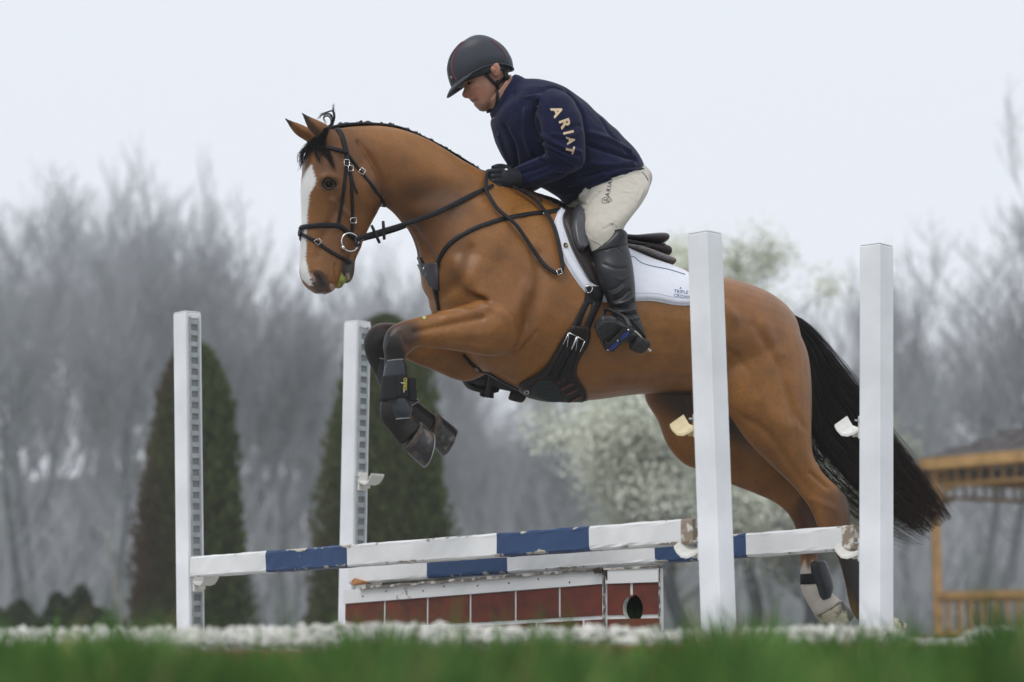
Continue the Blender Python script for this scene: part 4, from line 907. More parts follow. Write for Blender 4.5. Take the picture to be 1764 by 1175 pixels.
# mane: short hair along the crest, lying over to the far side
crest = cr(np.array([(569, 220), (592, 215), (620, 213), (652, 214), (686, 219), (722, 233), (760, 252), (800, 276), (836, 299), (870, 316)], float), 8)
CP3 = np.array([HP.P(x, y) for x, y in crest]); nm = 2600; t = r.random(nm) * (len(CP3) - 1.01); i = t.astype(int); P0 = CP3[i] + (CP3[i + 1] - CP3[i]) * (t - i)[:, None]
ln = r.uniform(.06, .12, nm); hh = r.uniform(.006, .024, nm) * (1 + .45 * np.sin(t * 1.3 + np.sin(t * .7))); s0 = r.uniform(-.004, .016, nm); kk = 7; mp = np.zeros((nm, kk, 3)); fw = r.normal(0, .012, nm)
for k in range(kk):
    q = k / (kk - 1); mp[:, k] = P0 + HP.l * (s0 - (.012 + ln * .55) * q ** .8)[:, None] + np.array([0, 0, 1]) * (-.006 + hh * np.sin(min(q * 2.2, 1.57)) - ln * np.maximum(q - .3, 0) ** 1.2)[:, None] + HP.h * (-fw * q - .004)[:, None]
V, F = strands(mp, r.uniform(.0012, .002, nm)); obj('mane', (V, F), M_hair, horse, col=tcol(nm, kk, 3, r))
obj('mane_root', tube(CP3 + [0, 0, -.003], .009, 8), M_hair, horse, col=np.tile([.008, .007, .007], (len(CP3) * 8, 1)))
wc = cr(np.array([(900, 331), (920, 338), (942, 345), (962, 358)], float), 6); W3 = np.array([HP.P(x, y) for x, y in wc]); nw = 260; t = r.random(nw) * (len(W3) - 1.01); i = t.astype(int)
P0 = W3[i] + (W3[i + 1] - W3[i]) * (t - i)[:, None]; mp = np.zeros((nw, kk, 3)); ln = r.uniform(.03, .07, nw)
for k in range(kk):
    q = k / (kk - 1); mp[:, k] = P0 - HP.h * (ln * q)[:, None] + np.array([0, 0, 1]) * (.012 * math.sin(q * 3.1)) + HP.l * (r.normal(0, .002, nw) - .01 * q)[:, None]
V, F = strands(mp, .0016); obj('wither_hair', (V, F), M_hair, horse, col=tcol(nw, kk, 3, r))
# forelock and flyaway tuft
def drawn(list_, n, jit, off0, rad, kk=10):
    pth = []
    for j in range(n):
        src = np.array(list_[j % len(list_)], float); q = cr(src + r.normal(0, jit, src.shape) * np.linspace(.3, 1, len(src))[:, None], 6); idx = np.linspace(0, len(q) - 1, kk).astype(int); q = q[idx]; dj = r.normal(0, .006)
        P = []
        for a, b in q:
            h_ = tH.ray_cast(Vector(O3), Vector(rayd(a, b)).normalized()); P.append(np.array(h_[0]) + np.array(h_[1]) * (.004 + abs(dj)) if h_[0] is not None else HP.P(a, b, off0 + dj))
        pth.append(smooth_rows(np.array(P), 2))
    return strands(np.array(pth), rad)
F1 = [[(562, 222), (548, 240), (536, 262), (524, 275), (521, 290)], [(560, 224), (544, 238), (528, 252), (518, 268), (519, 280)], [(562, 224), (552, 245), (556, 262), (570, 272)], [(560, 226), (548, 246), (545, 266), (552, 280)],
      [(560, 224), (540, 240), (524, 256), (517, 275), (520, 284)], [(563, 226), (556, 250), (566, 268), (575, 290)], [(561, 226), (543, 244), (534, 258), (530, 266)]]
V, F = drawn(F1, 190, 4.4, .03, .0010); obj('forelock', (V, F), M_hair, horse, col=tcol(190, 10, 3, r))
F2 = [[(568, 222), (574, 206), (570, 196), (556, 196), (548, 205)], [(569, 222), (576, 205), (574, 192), (575, 180)], [(566, 222), (572, 208), (565, 198), (555, 202), (560, 214)], [(570, 221), (577, 206), (576, 193), (571, 190), (552, 197)]]
V, F = drawn(F2, 70, 1.6, .0, .0008); obj('forelock', (V, F), M_hair, horse, col=tcol(70, 10, 3, r))
# green grass foam at the lips
M_foam = mat('chewed_grass', (.22, .25, .04), .5, .5, 60, bump=.8, bscale=200)
fp = [loft(HP, [(578, 462, 582, 462, .02, .012), (579, 474, 589, 472, .02, .02), (577, 486, 597, 482, .018, .022), (578, 494, 592, 490, .015, .018), (582, 497, 588, 495, .012, .01)], 12, 3)]
V, F = merge(fp); rr2 = np.random.default_rng(1); V = V + rr2.normal(0, .0012, V.shape); obj('grass_foam', (V, F), M_foam, horse)
sp = hit(tH, 731, 548, HP, .18)[0]; o = obj('paper_fleck', box(sp + [0, -.003, .002], (.012, .003, .012), R=Matrix.Rotation(.6, 3, 'Y')), mat('pale_leaf', (.55, .62, .25), .7), origin=tuple(sp), smooth=False); tag(o, 'tiny pale green fleck stuck to the near foreleg above the knee', 'fleck')
# ------------------------------------------------------------------ rider
RO_ = HP.P(1040, 360); RP = Plane(RO_, 16); RH = Plane(RP.P(865, 150), 7)
rider = thing('person', 'rider in navy sweater, beige breeches and tall black boots leaning forward over the horse', 'person', tuple(RO_))
def carve(V, F, N, tr, strokes, pl=HP, noise=None):
    V = np.array(V)
    for pts, r_, a in strokes:
        P = np.array([hit(tr, x, y, pl, .2)[0] for x, y in (cr(np.array(pts, float), 4) if len(pts) > 1 else pts)]); V = V + N * (np.exp(-(segdist(V, P) / r_) ** 2) * a * 1.3)[:, None]
    return V
head_r = [(832, 191, 842, 186, 0, .022), (823, 187, 850, 176, 0, .040), (816, 178, 860, 158, 0, .052), (808, 168, 868, 142, 0, .060), (802, 157, 873, 126, 0, .066), (799, 150, 877, 110, 0, .070), (792, 140, 876, 97, 0, .076), (784, 124, 866, 82, 0, .078), (781, 106, 848, 73, 0, .068), (790, 90, 826, 71, 0, .045)]
hd = [loft(RH, head_r, 26, 3, exp=2.25),
      loft(RH, [(801, 148, 808, 147, 0, .008), (797.5, 157, 808, 156, 0, .011), (795.5, 163, 810, 163, 0, .014), (799, 168, 810, 167, 0, .012), (806, 169.5, 811, 168, 0, .006)], 12, 3),   # nose
      loft(RH, [(808, 169, 820, 166, 0, .020), (810, 173, 824, 170, 0, .024), (815, 175.5, 826, 173, 0, .020)], 12, 3),      # upper lip
      loft(RH, [(816, 178, 828, 175, 0, .020), (817, 182, 830, 179, 0, .022), (822, 184, 832, 182, 0, .016)], 12, 3),      # lower lip
      loft(RH, [(823, 185, 838, 182, 0, .018), (825, 190, 842, 187, 0, .022), (832, 192, 842, 190, 0, .014)], 12, 3)]      # chin
for s in (1, -1):
    hd.append(loft(RH, [(845, 112, 858, 107, .078 * s, .008), (844, 120, 862, 117, .081 * s, .011), (848, 127, 862, 125, .079 * s, .010), (853, 133, 861, 131, .075 * s, .007)], 12, 3))   # ears
neck = loft(RP, [(838, 182, 878, 128, 0, .058), (846, 190, 888, 138, 0, .058), (862, 205, 903, 155, 0, .055), (880, 225, 920, 175, 0, .05)], 24, 3)
def torso(g): return loft(RP, [(975, 352, 1112, 308, 0, .155 + g), (966, 338, 1108, 290, 0, .168 + g), (948, 328, 1092, 262, 0, .172 + g), (922, 316, 1060, 228, 0, .178 + g), (893, 300, 1028, 200, 0, .188 + g), (869, 268, 1000, 176, 0, .198 + g), (854, 234, 968, 154, 0, .195 + g), (848, 210, 930, 140, 0, .150 + g), (850, 196, 903, 136, 0, .085 + g), (852, 188, 893, 134, 0, .066 + g)], 32, 4, grow=0)
def narm(g, k=0): return [loft(RP, [(892, 172, 970, 158, .12, .08 + g), (915, 176, 988, 176, .17, .072 + g), (927, 200, 1002, 205, .215, .062 + g), (934, 226, 1006, 236, .235, .056 + g), (938, 250, 1008, 262, .24, .054 + g), (938, 268, 1003, 284, .235, .054 + g), (926, 272, 978, 300, .215, .052 + g)][k:], 24, 4),
      loft(RP, [(990, 250, 1004, 288, .235, .045 + g), (950, 262, 978, 302, .22, .052 + g), (930, 270, 955, 312, .195, .050 + g), (905, 280, 922, 322, .155, .045 + g), (884, 288, 893, 326, .12, .038 + g)], 22, 4)]
def farm(g): return [loft(RP, [(880, 175, 930, 175, -.14, .08 + g), (880, 215, 930, 215, -.20, .062 + g), (895, 262, 948, 262, -.23, .054 + g), (905, 285, 950, 305, -.23, .05 + g)], 20, 4),
      loft(RP, [(930, 270, 945, 316, -.22, .048 + g), (912, 282, 925, 328, -.18, .045 + g), (895, 296, 902, 334, -.13, .040 + g), (883, 302, 890, 334, -.09, .034 + g)], 20, 4)]
def shrinkr(parts, g):  # pull the drawn edges in for the body inside the clothes
    return parts
thn = [(998, 330, 1114, 300, .06, .12), (1004, 350, 1114, 326, .15, .115), (1009, 370, 1102, 352, .22, .095), (1009, 390, 1084, 376, .27, .080), (1012, 408, 1072, 394, .29, .068), (1019, 426, 1070, 412, .30, .058), (1026, 445, 1070, 432, .305, .050)]
pelv = [(978, 330, 1100, 285, 0, .16), (984, 345, 1114, 302, 0, .17), (995, 360, 1112, 322, 0, .16), (1010, 374, 1098, 345, 0, .12), (1020, 384, 1080, 362, 0, .05)]
def legs(grow=0.0):
    a = loft(HP, thn, 26, 4, grow=grow); return [a, (HP.mirror(a[0]), [f[::-1] for f in a[1]]), loft(HP, pelv, 26, 4, grow=grow)]
boot_r = [(1022, 434, 1074, 412, .305, .062), (1025, 448, 1083, 438, .315, .063), (1028, 466, 1088, 464, .33, .064), (1036, 490, 1091, 490, .34, .060), (1046, 512, 1092, 512, .345, .053), (1054, 532, 1094, 530, .345, .045), (1059, 548, 1099, 546, .345, .043), (1062, 562, 1106, 562, .345, .042), (1070, 580, 1110, 578, .345, .036)]
def mirr(p): return HP.mirror(p[0]), [f[::-1] for f in p[1]]
# foot: its own axes (toe up and outwards, the sole turned to the camera)
heel = HP.P(1094, 583, .345); ax_ = np.array([-.185, -.205, .045]); ax_ /= np.linalg.norm(ax_)
nn = np.array([.12, -.72, -.68]); nn -= ax_ * (nn @ ax_); nn /= np.linalg.norm(nn); sd = np.cross(ax_, nn)
def footloft(rows, seg=22, exp=2.4):
    A, B, H, NN = [], [], [], []
    for d, w_, top, bot, so in rows:
        c = heel + ax_ * d + sd * so; A.append(c - nn * top); B.append(c + nn * bot); H.append(w_); NN.append(sd)
    A, B = cr(A, 3), cr(B, 3); H = cr(np.array(H)[:, None], 3)[:, 0]; return ringloft(A, B, H, [sd] * len(A), seg, exp)
foot = footloft([(-.045, .020, .035, .018, 0), (-.03, .030, .060, .024, 0), (.0, .034, .075, .026, 0), (.04, .034, .070, .026, 0), (.09, .036, .055, .026, 0), (.14, .044, .042, .026, 0), (.18, .047, .034, .026, .002), (.215, .040, .026, .024, .004), (.238, .024, .016, .018, .006)])
def hand(shift, off, g=0.0):
    s = shift; P = lambda x, y, o: HP.P(x + s, y, off + o); prt = []
    A = [P(890, 291, .01), P(878, 290, .01), P(866, 290, .01), P(857, 292, .008), P(852, 297, .005)]; B = [P(892, 322, .01), P(880, 324, .01), P(868, 326, .01), P(860, 326, .008), P(855, 322, .005)]
    prt.append(ringloft(cr(A, 3), cr(B, 3), cr(np.array([[.030], [.030], [.031], [.029], [.020]]), 3)[:, 0] + g, [HP.l] * 13, 20, 2.3))
    for i in range(4):
        y = 295 + i * 8.6; q = [P(862, y, .026), P(850, y + .5, .028), P(841.5 + i * .6, y + 1.5, .014), P(842 + i * .6, y + 2, -.010), P(850, y + 2.5, -.020), P(860, y + 2, -.014)]
        prt.append(tube(cr(q, 3), np.interp(np.linspace(0, 1, 16), [0, .3, .5, .75, 1], [.0115, .0112, .0108, .0100, .0088]) + g, 12))
    q = [P(878, 292, -.006), P(867, 288, -.008), P(857, 287.5, -.002), P(849, 290, .004)]; prt.append(tube(cr(q, 3), np.linspace(.0135, .010, 10) + g, 12))
    return prt
M_skin = mat('skin', (.36, .17, .11), .5, .10, 30, tint=True, bump=.15, bscale=260, spec=.4, sss=.15)
parts = hd + [neck, torso(-.016)] + narm(-.012, 1) + farm(-.012) + legs(-.012) + [loft(HP, boot_r, 20, 3, grow=-.008)] + [mirr(loft(HP, boot_r, 20, 3, grow=-.008)), foot, mirr(foot)] + hand(0, .055, -.002) + hand(24, -.055, -.002)
bV, bF, bN = voxel(merge(parts), .0042, 2)
ZK, ZF = HP.P(1050, 415)[2], heel[2]
def farshift(V):            # the far lower leg hangs further forward and lower than the near one
    V = np.array(V); s_ = (V - HO) @ HP.l; w_ = np.clip((ZK - V[:, 2]) / (ZK - ZF), 0, 1.15) * (s_ < -.15); return V + w_[:, None] * (HP.h * .165 + np.array([0, 0, -.125]))[None]
bV = farshift(bV)
# keep the hidden trunk of the body under the clothes: pull everything below the collar in a little
hdist = segdist(bV, np.array([RH.P(828, 110), RH.P(850, 165), RH.P(812, 172), RH.P(830, 184)])); hands_d = np.minimum(segdist(bV, np.array([HP.P(886, 306, .06), HP.P(845, 306, .06)])), segdist(bV, np.array([HP.P(910, 306, -.06), HP.P(869, 306, -.06)])))
foot_d = np.minimum(segdist(bV, np.array([heel, heel + ax_ * .22])), segdist(bV, farshift(HP.mirror([heel, heel + ax_ * .22]))))
pull = np.clip((hdist - .100) / .02, 0, 1) * .023 * np.clip((hands_d - .040) / .02, 0, 1) * np.clip((foot_d - .06) / .05, 0, 1) + .0015 * (hands_d < .10) + .006 * (foot_d < .10); bV = bV - bN * pull[:, None]
trb = bvh(bV, bF); RHs = lambda pts, o=.06: np.array([hit(trb, x, y, RH, o)[0] for x, y in cr(np.array(pts, float), 4)]) if len(pts) > 1 else np.array([hit(trb, pts[0][0], pts[0][1], RH, o)[0]])
def fsc(pts, r_, a, mir=True):
    global bV
    P = RHs(pts); d = segdist(bV, P)
    if mir: d = np.minimum(d, segdist(bV, RH.mirror(P)))
    bV = bV + bN * (np.exp(-(d / r_) ** 2) * a)[:, None]
for st in [([(803, 145), (809, 141), (815, 139)], .007, -.007), ([(800, 141), (808, 136), (816, 133)], .005, .003), ([(806, 143), (811, 141)], .0035, .002), ([(812, 152), (822, 150)], .010, .003), ([(806, 166), (813, 164)], .003, -.002),
           ([(812, 161), (818, 168), (822, 176)], .0045, -.003), ([(814, 176), (822, 173)], .0030, -.006), ([(826, 183), (823, 182)], .004, -.002), ([(850, 114), (855, 118), (854, 126)], .004, -.005), ([(840, 150), (843, 172)], .012, .002)]: fsc(*st)
bcol = np.tile([.37, .185, .125], (len(bV), 1))
def bp(pts, r_, c, amt, mir=True):
    global bcol
    P = RHs(pts); d = segdist(bV, P); d = np.minimum(d, segdist(bV, RH.mirror(P))) if mir else d; m_ = amt * smask(d, r_, .7); bcol = bcol * (1 - m_[:, None]) + np.array(c) * m_[:, None]
bp([(800, 162), (806, 165)], .014, (.42, .13, .09), .7); bp([(815, 155), (826, 160)], .022, (.42, .165, .11), .6); bp([(818, 171), (823, 170)], .006, (.33, .10, .08), .6); bp([(817, 178), (822, 177)], .005, (.36, .12, .09), .6)
bp([(812, 174.5), (820, 172.5)], .0035, (.05, .015, .012), .9); bp([(822, 184), (838, 184), (848, 170)], .018, (.26, .15, .11), .45); bp([(804, 143.5), (812, 141)], .0055, (.10, .05, .035), .8); bp([(801, 139), (815, 133)], .004, (.09, .055, .035), .8)
bp([(852, 112), (856, 124)], .012, (.46, .19, .13), .6); bp([(838, 128), (842, 112), (860, 104), (870, 112)], .013, (.07, .045, .03), .85)
obj('body', (bV, bF), M_skin, rider, col=bcol)
for s in (0, 1):
    c_ = hit(trb, 807, 143, RH, .05)[0] + np.array([.002, .004, 0]); c_ = RH.mirror([c_])[0] if s else c_
    obj('eye', ico(c_, .0062, 2), M_eye, rider)
# sweater
M_navy = mat('navy_fleece', (.008, .0105, .040), .92, .25, 30, bump=.5, bscale=500, spec=.12, sheen=.12)
sV, sF, sN = voxel(merge([torso(0)] + narm(0) + farm(0)), .0052, 3); trs = bvh(sV, sF)
FOLD = [([(935, 232), (965, 252), (1000, 262)], .008, .007), ([(930, 245), (962, 262), (995, 275)], .007, .006), ([(938, 258), (965, 272), (990, 287)], .006, .006), ([(932, 238), (960, 257), (985, 268)], .006, -.007), ([(936, 252), (966, 268)], .005, -.006),
 ([(1000, 225), (985, 235), (950, 232)], .008, .005), ([(998, 215), (975, 222)], .007, -.004), ([(925, 175), (918, 205), (930, 245), (938, 262)], .010, -.014), ([(972, 150), (1003, 195), (1008, 245), (1010, 280)], .009, -.012), ([(930, 160), (955, 150), (985, 165)], .010, -.004),
 ([(1015, 230), (1050, 240), (1085, 260)], .014, .009), ([(1015, 250), (1050, 262), (1095, 275)], .012, -.010), ([(1010, 282), (1045, 285), (1090, 280)], .012, .008), ([(1000, 305), (1030, 298), (1060, 283)], .010, -.010), ([(980, 318), (1010, 310), (1040, 300)], .010, .008), ([(1035, 205), (1055, 235), (1080, 262)], .010, -.006),
 ([(870, 220), (885, 250), (890, 285)], .012, -.010), ([(860, 235), (870, 262), (882, 290)], .010, .009), ([(905, 190), (905, 230), (915, 265)], .012, .008), ([(885, 160), (900, 190), (905, 215)], .010, -.006), ([(940, 285), (915, 294), (895, 300)], .008, -.006), ([(925, 278), (905, 285), (890, 290)], .006, .005), ([(965, 292), (940, 303), (915, 312)], .008, .006),
 ([(955, 300), (985, 300)], .010, -.006), ([(884, 289), (889, 324)], .004, -.005), ([(878, 289), (882, 326)], .004, .004)]
sV = carve(sV, sF, sN, trs, FOLD, RP)
sV = sV + sN * (.0022 * np.sin(sV[:, 0] * 31 + 2 * np.sin(sV[:, 2] * 19)) * np.sin(sV[:, 2] * 37 + 2 * np.sin(sV[:, 1] * 23)))[:, None]
sweater = obj('sweater', (sV, sF), M_navy, rider); trs = bvh(sV, sF)
obj('collar', fixn(loft(RP, [(848, 204, 912, 141, 0, .085), (845, 195, 902, 135, 0, .072), (847, 184, 892, 130, 0, .064), (850, 178, 886, 129, 0, .060), (852, 180, 884, 132, 0, .054), (856, 190, 892, 140, 0, .054)], 30, 4, cap=False)), M_navy, sweater)
def hem(pts): P, N = drape(trs, RP, pts, .002, 6, 2, .2); return tube(P, .0055, 7, flat=.7)
obj('hem', hem([(966, 336), (985, 335), (1010, 326), (1035, 310), (1055, 298), (1080, 292), (1108, 291)]), M_navy, sweater)
for sp_ in ([(925, 152), (917, 168), (915, 190), (924, 222), (934, 246)], [(925, 152), (948, 149), (975, 158), (996, 180)]):
    P, N = drape(trs, RP, sp_, .0008, 6, 2, .2); obj('seam', tube(P, .0016, 5), mat('seam_thread', (.009, .010, .035), .9) if sp_[1][0] == 917 else bpy.data.materials['seam_thread'], sweater)
# lettering draped on a surface
def glyph(txt, cx, cy, size, rot, tr, pl, m, name, parent, lift=.0016, xs=1.0, bold=.03, sub=2):
    cu = bpy.data.curves.new('t', 'FONT'); cu.body = txt; cu.size = 1; cu.align_x = 'CENTER'; cu.align_y = 'CENTER'; cu.offset = bold; cu.resolution_u = 3
    o = bpy.data.objects.new('t', cu); C.objects.link(o); dg = bpy.context.evaluated_depsgraph_get(); me = bpy.data.meshes.new_from_object(o.evaluated_get(dg)); bpy.data.objects.remove(o)
    bm = bmesh.new(); bm.from_mesh(me); bmesh.ops.triangulate(bm, faces=bm.faces[:])
    if sub: bmesh.ops.subdivide_edges(bm, edges=[e for e in bm.edges if e.calc_length() > .25], cuts=sub)
    bmesh.ops.triangulate(bm, faces=bm.faces[:])
    c, s = math.cos(math.radians(rot)), math.sin(math.radians(rot)); V = []
    for v in bm.verts:
        x, y = v.co.x * size * xs, -v.co.y * size; p, n_ = hit(tr, cx + x * c - y * s, cy + x * s + y * c, pl, .2); V.append(p + n_ * lift)
    F = [tuple(v.index for v in f.verts) for f in bm.faces]; bm.free(); bpy.data.meshes.remove(me)
    return obj(name, (np.array(V), F), m, parent, smooth=False)
M_tan = mat('tan_lettering', (.60, .46, .30), .7); M_ink = mat('dark_lettering', (.03, .045, .055), .7); M_inkp = mat('blue_stitching', (.12, .15, .27), .8)
for ch, x, y, rt in (('A', 959, 193, 66), ('R', 972, 213, 70), ('I', 978, 229, 76), ('A', 982, 242, 82), ('T', 981, 258, 104)): glyph(ch, x, y, 24 if y < 235 else 19, rt, trs, RP, M_tan, 'letter', sweater, .003, 1.05, .035)
# breeches
M_bre = mat('beige_breeches', (.50, .47, .41), .8, .08, 40, bump=.3, bscale=420, spec=.25, sheen=.15)
lV, lF, lN = voxel(merge(legs(0)), .0052, 3); trl = bvh(lV, lF)
lV = carve(lV, lF, lN, trl, [([(1055, 308), (1075, 303), (1090, 308)], .005, .004), ([(1058, 313), (1078, 311), (1095, 318)], .005, -.004), ([(1030, 330), (1015, 345), (1005, 362)], .009, -.008), ([(1012, 322), (1000, 340)], .008, .006), ([(1020, 320), (1008, 334)], .005, -.006), ([(1065, 400), (1062, 388), (1052, 384)], .004, .004),
  ([(1095, 312), (1108, 325), (1100, 345)], .006, .003), ([(1072, 330), (1085, 332)], .005, .003), ([(1040, 395), (1060, 385)], .005, -.003), ([(1100, 300), (1110, 310)], .004, -.003), ([(985, 345), (1000, 350), (1012, 352)], .006, -.006)])
breeches = obj('breeches', (lV, lF), M_bre, rider); trl = bvh(lV, lF)
P, N = drape(trl, HP, [(1010, 402), (1018, 412), (1030, 418), (1040, 424)], .001, 6, 2, .3); obj('knee_patch_seam', tube(P, .0018, 5), M_bre, breeches)
for ch, x, y, rt in (('A', 1047, 335.5, -82), ('R', 1049, 327.5, -80), ('I', 1050, 321.5, -79), ('A', 1051, 316, -78), ('T', 1052, 310, -76)): glyph(ch, x, y, 10.5, rt, trl, HP, M_ink, 'letter', breeches, .0012, 1.0, .01, 1)
sh = [(1036, 340), (1040, 339), (1044, 341), (1048, 340), (1053, 343), (1052, 349), (1046, 350), (1038, 351), (1036, 346), (1036, 340)]
sh = [(1037, 344), (1038, 350), (1043, 350), (1049, 349), (1054, 345), (1049, 340), (1044, 340), (1040, 341), (1037, 344)]
P, N = drape(trl, HP, sh, .0012, 3, 1, .2); obj('emblem_outline', tube(P, .0011, 5), M_ink, breeches)
for q in ([(1041, 347), (1041, 343), (1044, 346), (1046, 342)], [(1044, 348), (1047, 346), (1045, 343), (1049, 343)], [(1048, 348), (1050, 344)]):
    P, N = drape(trl, HP, q, .0012, 3, 1, .2); obj('emblem_mark', tube(P, .0013, 5), M_ink, breeches)
P, N = drape(trl, HP, [(1106, 297), (1112, 303), (1116, 311)], .001, 4, 1, .1); obj('waist_piping', tube(P, .0022, 5), M_ink, breeches)
# boots
M_boot = mat('black_boot_leather', (.012, .013, .017), .42, .3, 12, bump=.35, bscale=90, spec=.42, coat=.06); M_sole = mat('dusty_sole', (.035, .034, .031), .85, .4, 40, bump=.6, bscale=120)
shaft = loft(HP, boot_r, 30, 4)
oV, oF, oN = voxel(merge([shaft, foot]), .0042, 3); tro = bvh(oV, oF)
oV = carve(oV, oF, oN, tro, [([(1060, 478), (1072, 482), (1085, 474)], .004, .0015), ([(1050, 500), (1062, 496), (1072, 488)], .005, -.003), ([(1056, 508), (1068, 502), (1076, 494)], .004, .003), ([(1058, 518), (1072, 512), (1084, 500)], .005, -.005), ([(1060, 524), (1078, 520), (1090, 512)], .005, .006),
  ([(1060, 530), (1080, 530), (1092, 520)], .005, -.006), ([(1064, 537), (1082, 536), (1094, 534)], .005, .006), ([(1066, 543), (1084, 543), (1097, 541)], .004, -.006), ([(1070, 549), (1086, 550), (1100, 548)], .004, .005), ([(1040, 455), (1060, 462), (1078, 462)], .006, -.003), ([(1045, 430), (1058, 424), (1072, 436)], .004, -.0025)])
lb = obj('riding_boot', (oV, oF), M_boot, rider); tro = bvh(oV, oF); tag(lb)
cuff = loft(HP, [(1021, 435, 1078, 424, .305, .066), (1026, 424, 1077, 414, .307, .067), (1036, 414, 1076, 404, .31, .067), (1046, 404, 1070, 399, .315, .062), (1050, 399, 1064, 397, .325, .052)], 28, 3)
obj('boot_cuff', fixn(cuff), M_boot, lb)
def sole(rows): return footloft(rows, 20, 3)
obj('sole', fixn(sole([(.075, .028, -.022, .030, 0), (.10, .038, -.024, .034, 0), (.14, .046, -.024, .036, 0), (.18, .049, -.024, .036, .002), (.215, .043, -.022, .034, .004), (.243, .024, -.018, .028, .006)])), M_sole, lb)
obj('heel', fixn(sole([(-.050, .022, -.010, .030, 0), (-.044, .029, -.014, .050, 0), (-.02, .034, -.018, .052, 0), (.015, .034, -.020, .050, 0), (.024, .031, -.020, .046, 0)])), M_sole, lb)
fm = mirr((oV, oF)); fb = obj('riding_boot', (farshift(fm[0]), fm[1]), M_boot, rider); fm = fixn(mirr(cuff)); obj('boot_cuff', (farshift(fm[0]), fm[1]), M_boot, fb)
for nm_, rw in (('sole', [(.075, .028, -.022, .030, 0), (.10, .038, -.024, .034, 0), (.14, .046, -.024, .036, 0), (.18, .049, -.024, .036, .002), (.215, .043, -.022, .034, .004), (.243, .024, -.018, .028, .006)]), ('heel', [(-.050, .022, -.010, .030, 0), (-.044, .029, -.014, .050, 0), (-.02, .034, -.018, .052, 0), (.015, .034, -.020, .050, 0), (.024, .031, -.020, .046, 0)])):
    fm = fixn(mirr(sole(rw))); obj(nm_, (farshift(fm[0]), fm[1]), M_sole, fb)
# spur
sp0 = HP.P(1110, 592, .35); obj('spur', merge([tube(cr([HP.P(1088, 566, .40), HP.P(1101, 577, .40), HP.P(1111, 590, .375), HP.P(1113, 596, .35)], 4), .0032, 7), tube(cr([sp0, HP.P(1115, 600, .352), HP.P(1119, 603.5, .354)], 3), .0042, 8), ico(HP.P(1119.5, 604, .354), .0065, 2)]), mat('spur_steel', (.6, .6, .58), .25, metal=.9), lb)
P = [hit(tro, x, y, HP, .4)[0] + hit(tro, x, y, HP, .4)[1] * .004 for x, y in cr(np.array([(1086, 549), (1094, 560), (1103, 570), (1111, 582)], float), 4)]; obj('spur_strap', ribbon(smooth_rows(P), [np.array([0, -1.0, 0])] * len(P), .010, .004), M_boot, lb)
# gloves
M_glove = mat('black_glove', (.010, .012, .018), .5, .2, 40, bump=.35, bscale=300, spec=.3)
for s, o_ in ((0, .055), (24, -.055)):
    gV, gF, gN = voxel(merge(hand(s, o_, .0015) + [tube(np.array([HP.P(894 + s, 306, o_ + .01), HP.P(882 + s, 307, o_ + .01)]), .036, 18, flat=.9)]), .0030, 2)
    g_ = obj('glove', (gV, gF), M_glove, rider)
    if s == 0: p, n_ = hit(bvh(gV, gF), 872, 293, HP, .08); obj('snap', ico(p + n_ * .002, .0062, 2, (1.3, .6, .8)), mat('snap_metal', (.6, .6, .6), .3, metal=.8), g_)
# helmet
M_helm = mat('helmet_shell', (.028, .032, .046), .50, .12, 8, bump=.15, bscale=500, spec=.5); M_helmd = mat('helmet_dark', (.016, .019, .028), .6); M_pipe = mat('red_piping', (.30, .03, .05), .5)
hr_ = [(779, 151, 884, 120, 0, .088), (776, 146, 883.5, 112, 0, .094), (771.5, 131, 880, 100, 0, .099), (770, 115, 869, 83, 0, .098), (775, 97, 853, 71, 0, .092), (786, 82, 838, 64.5, 0, .074), (800, 71, 826, 62.5, 0, .046), (808, 66, 819, 62, 0, .018)]
V, F = loft(RH, hr_, 48, 5, exp=2.15, cap=True); nr = 5 * 7 + 1; upv = RH.P(800, 75) - RH.P(830, 130); upv /= np.linalg.norm(upv)
th = np.linspace(0, 2 * math.pi, 48, endpoint=False)
for i in range(14): V[i * 48:(i + 1) * 48] += upv * ((np.sin(th) ** 2) * .034 * (1 - i / 14) * (.75 + .5 * np.clip(-np.cos(th), -.5, 1)))[:, None]
F = [f for f in F if len(f) == 4 or f[0] != nr * 48]
helmet = obj('helmet', (V, F), M_helm, rider); m = helmet.modifiers.new('s', 'SOLIDIFY'); m.thickness = .006; m.offset = -1; trh = bvh(V, F)
rim = V[:48]; rimc = np.vstack([rim, rim[:1]]); obj('rim_trim', tube(rimc, .0045, 8, cap=False), M_helm, helmet)
lin = loft(RH, [(782, 150, 880, 122, 0, .080), (778, 132, 874, 104, 0, .088), (780, 112, 862, 88, 0, .086), (790, 92, 845, 76, 0, .062), (806, 80, 826, 74, 0, .02)], 32, 3); obj('liner', lin, M_helmd, helmet)
# peak: a crescent in front of the rim
pk = []; na, nb = 25, 6
fw = RH.P(774.5, 162.5) - RH.P(782, 147); 
for j in range(nb):
    for i in range(na):
        a = (i / (na - 1) - .5) * 2.5; k = int(round((a % (2 * math.pi)) / (2 * math.pi) * 48)) % 48; aa = (a % (2 * math.pi)) / (2 * math.pi) * 48; k0 = int(aa) % 48; f_ = aa - int(aa)
        b = V[k0] * (1 - f_) + V[(k0 + 1) % 48] * f_; t = j / (nb - 1); wgt = max(0, math.cos(a * 1.2)) ** .8
        pk.append(b + fw * t * wgt * 1.06 + upv * (.004 * math.sin(t * 3.1)) - upv * .002)
pF = [(j * na + i, j * na + i + 1, (j + 1) * na + i + 1, (j + 1) * na + i) for j in range(nb - 1) for i in range(na - 1)]
pe = obj('peak', (np.array(pk), pF), M_helm, helmet); m = pe.modifiers.new('s', 'SOLIDIFY'); m.thickness = .005
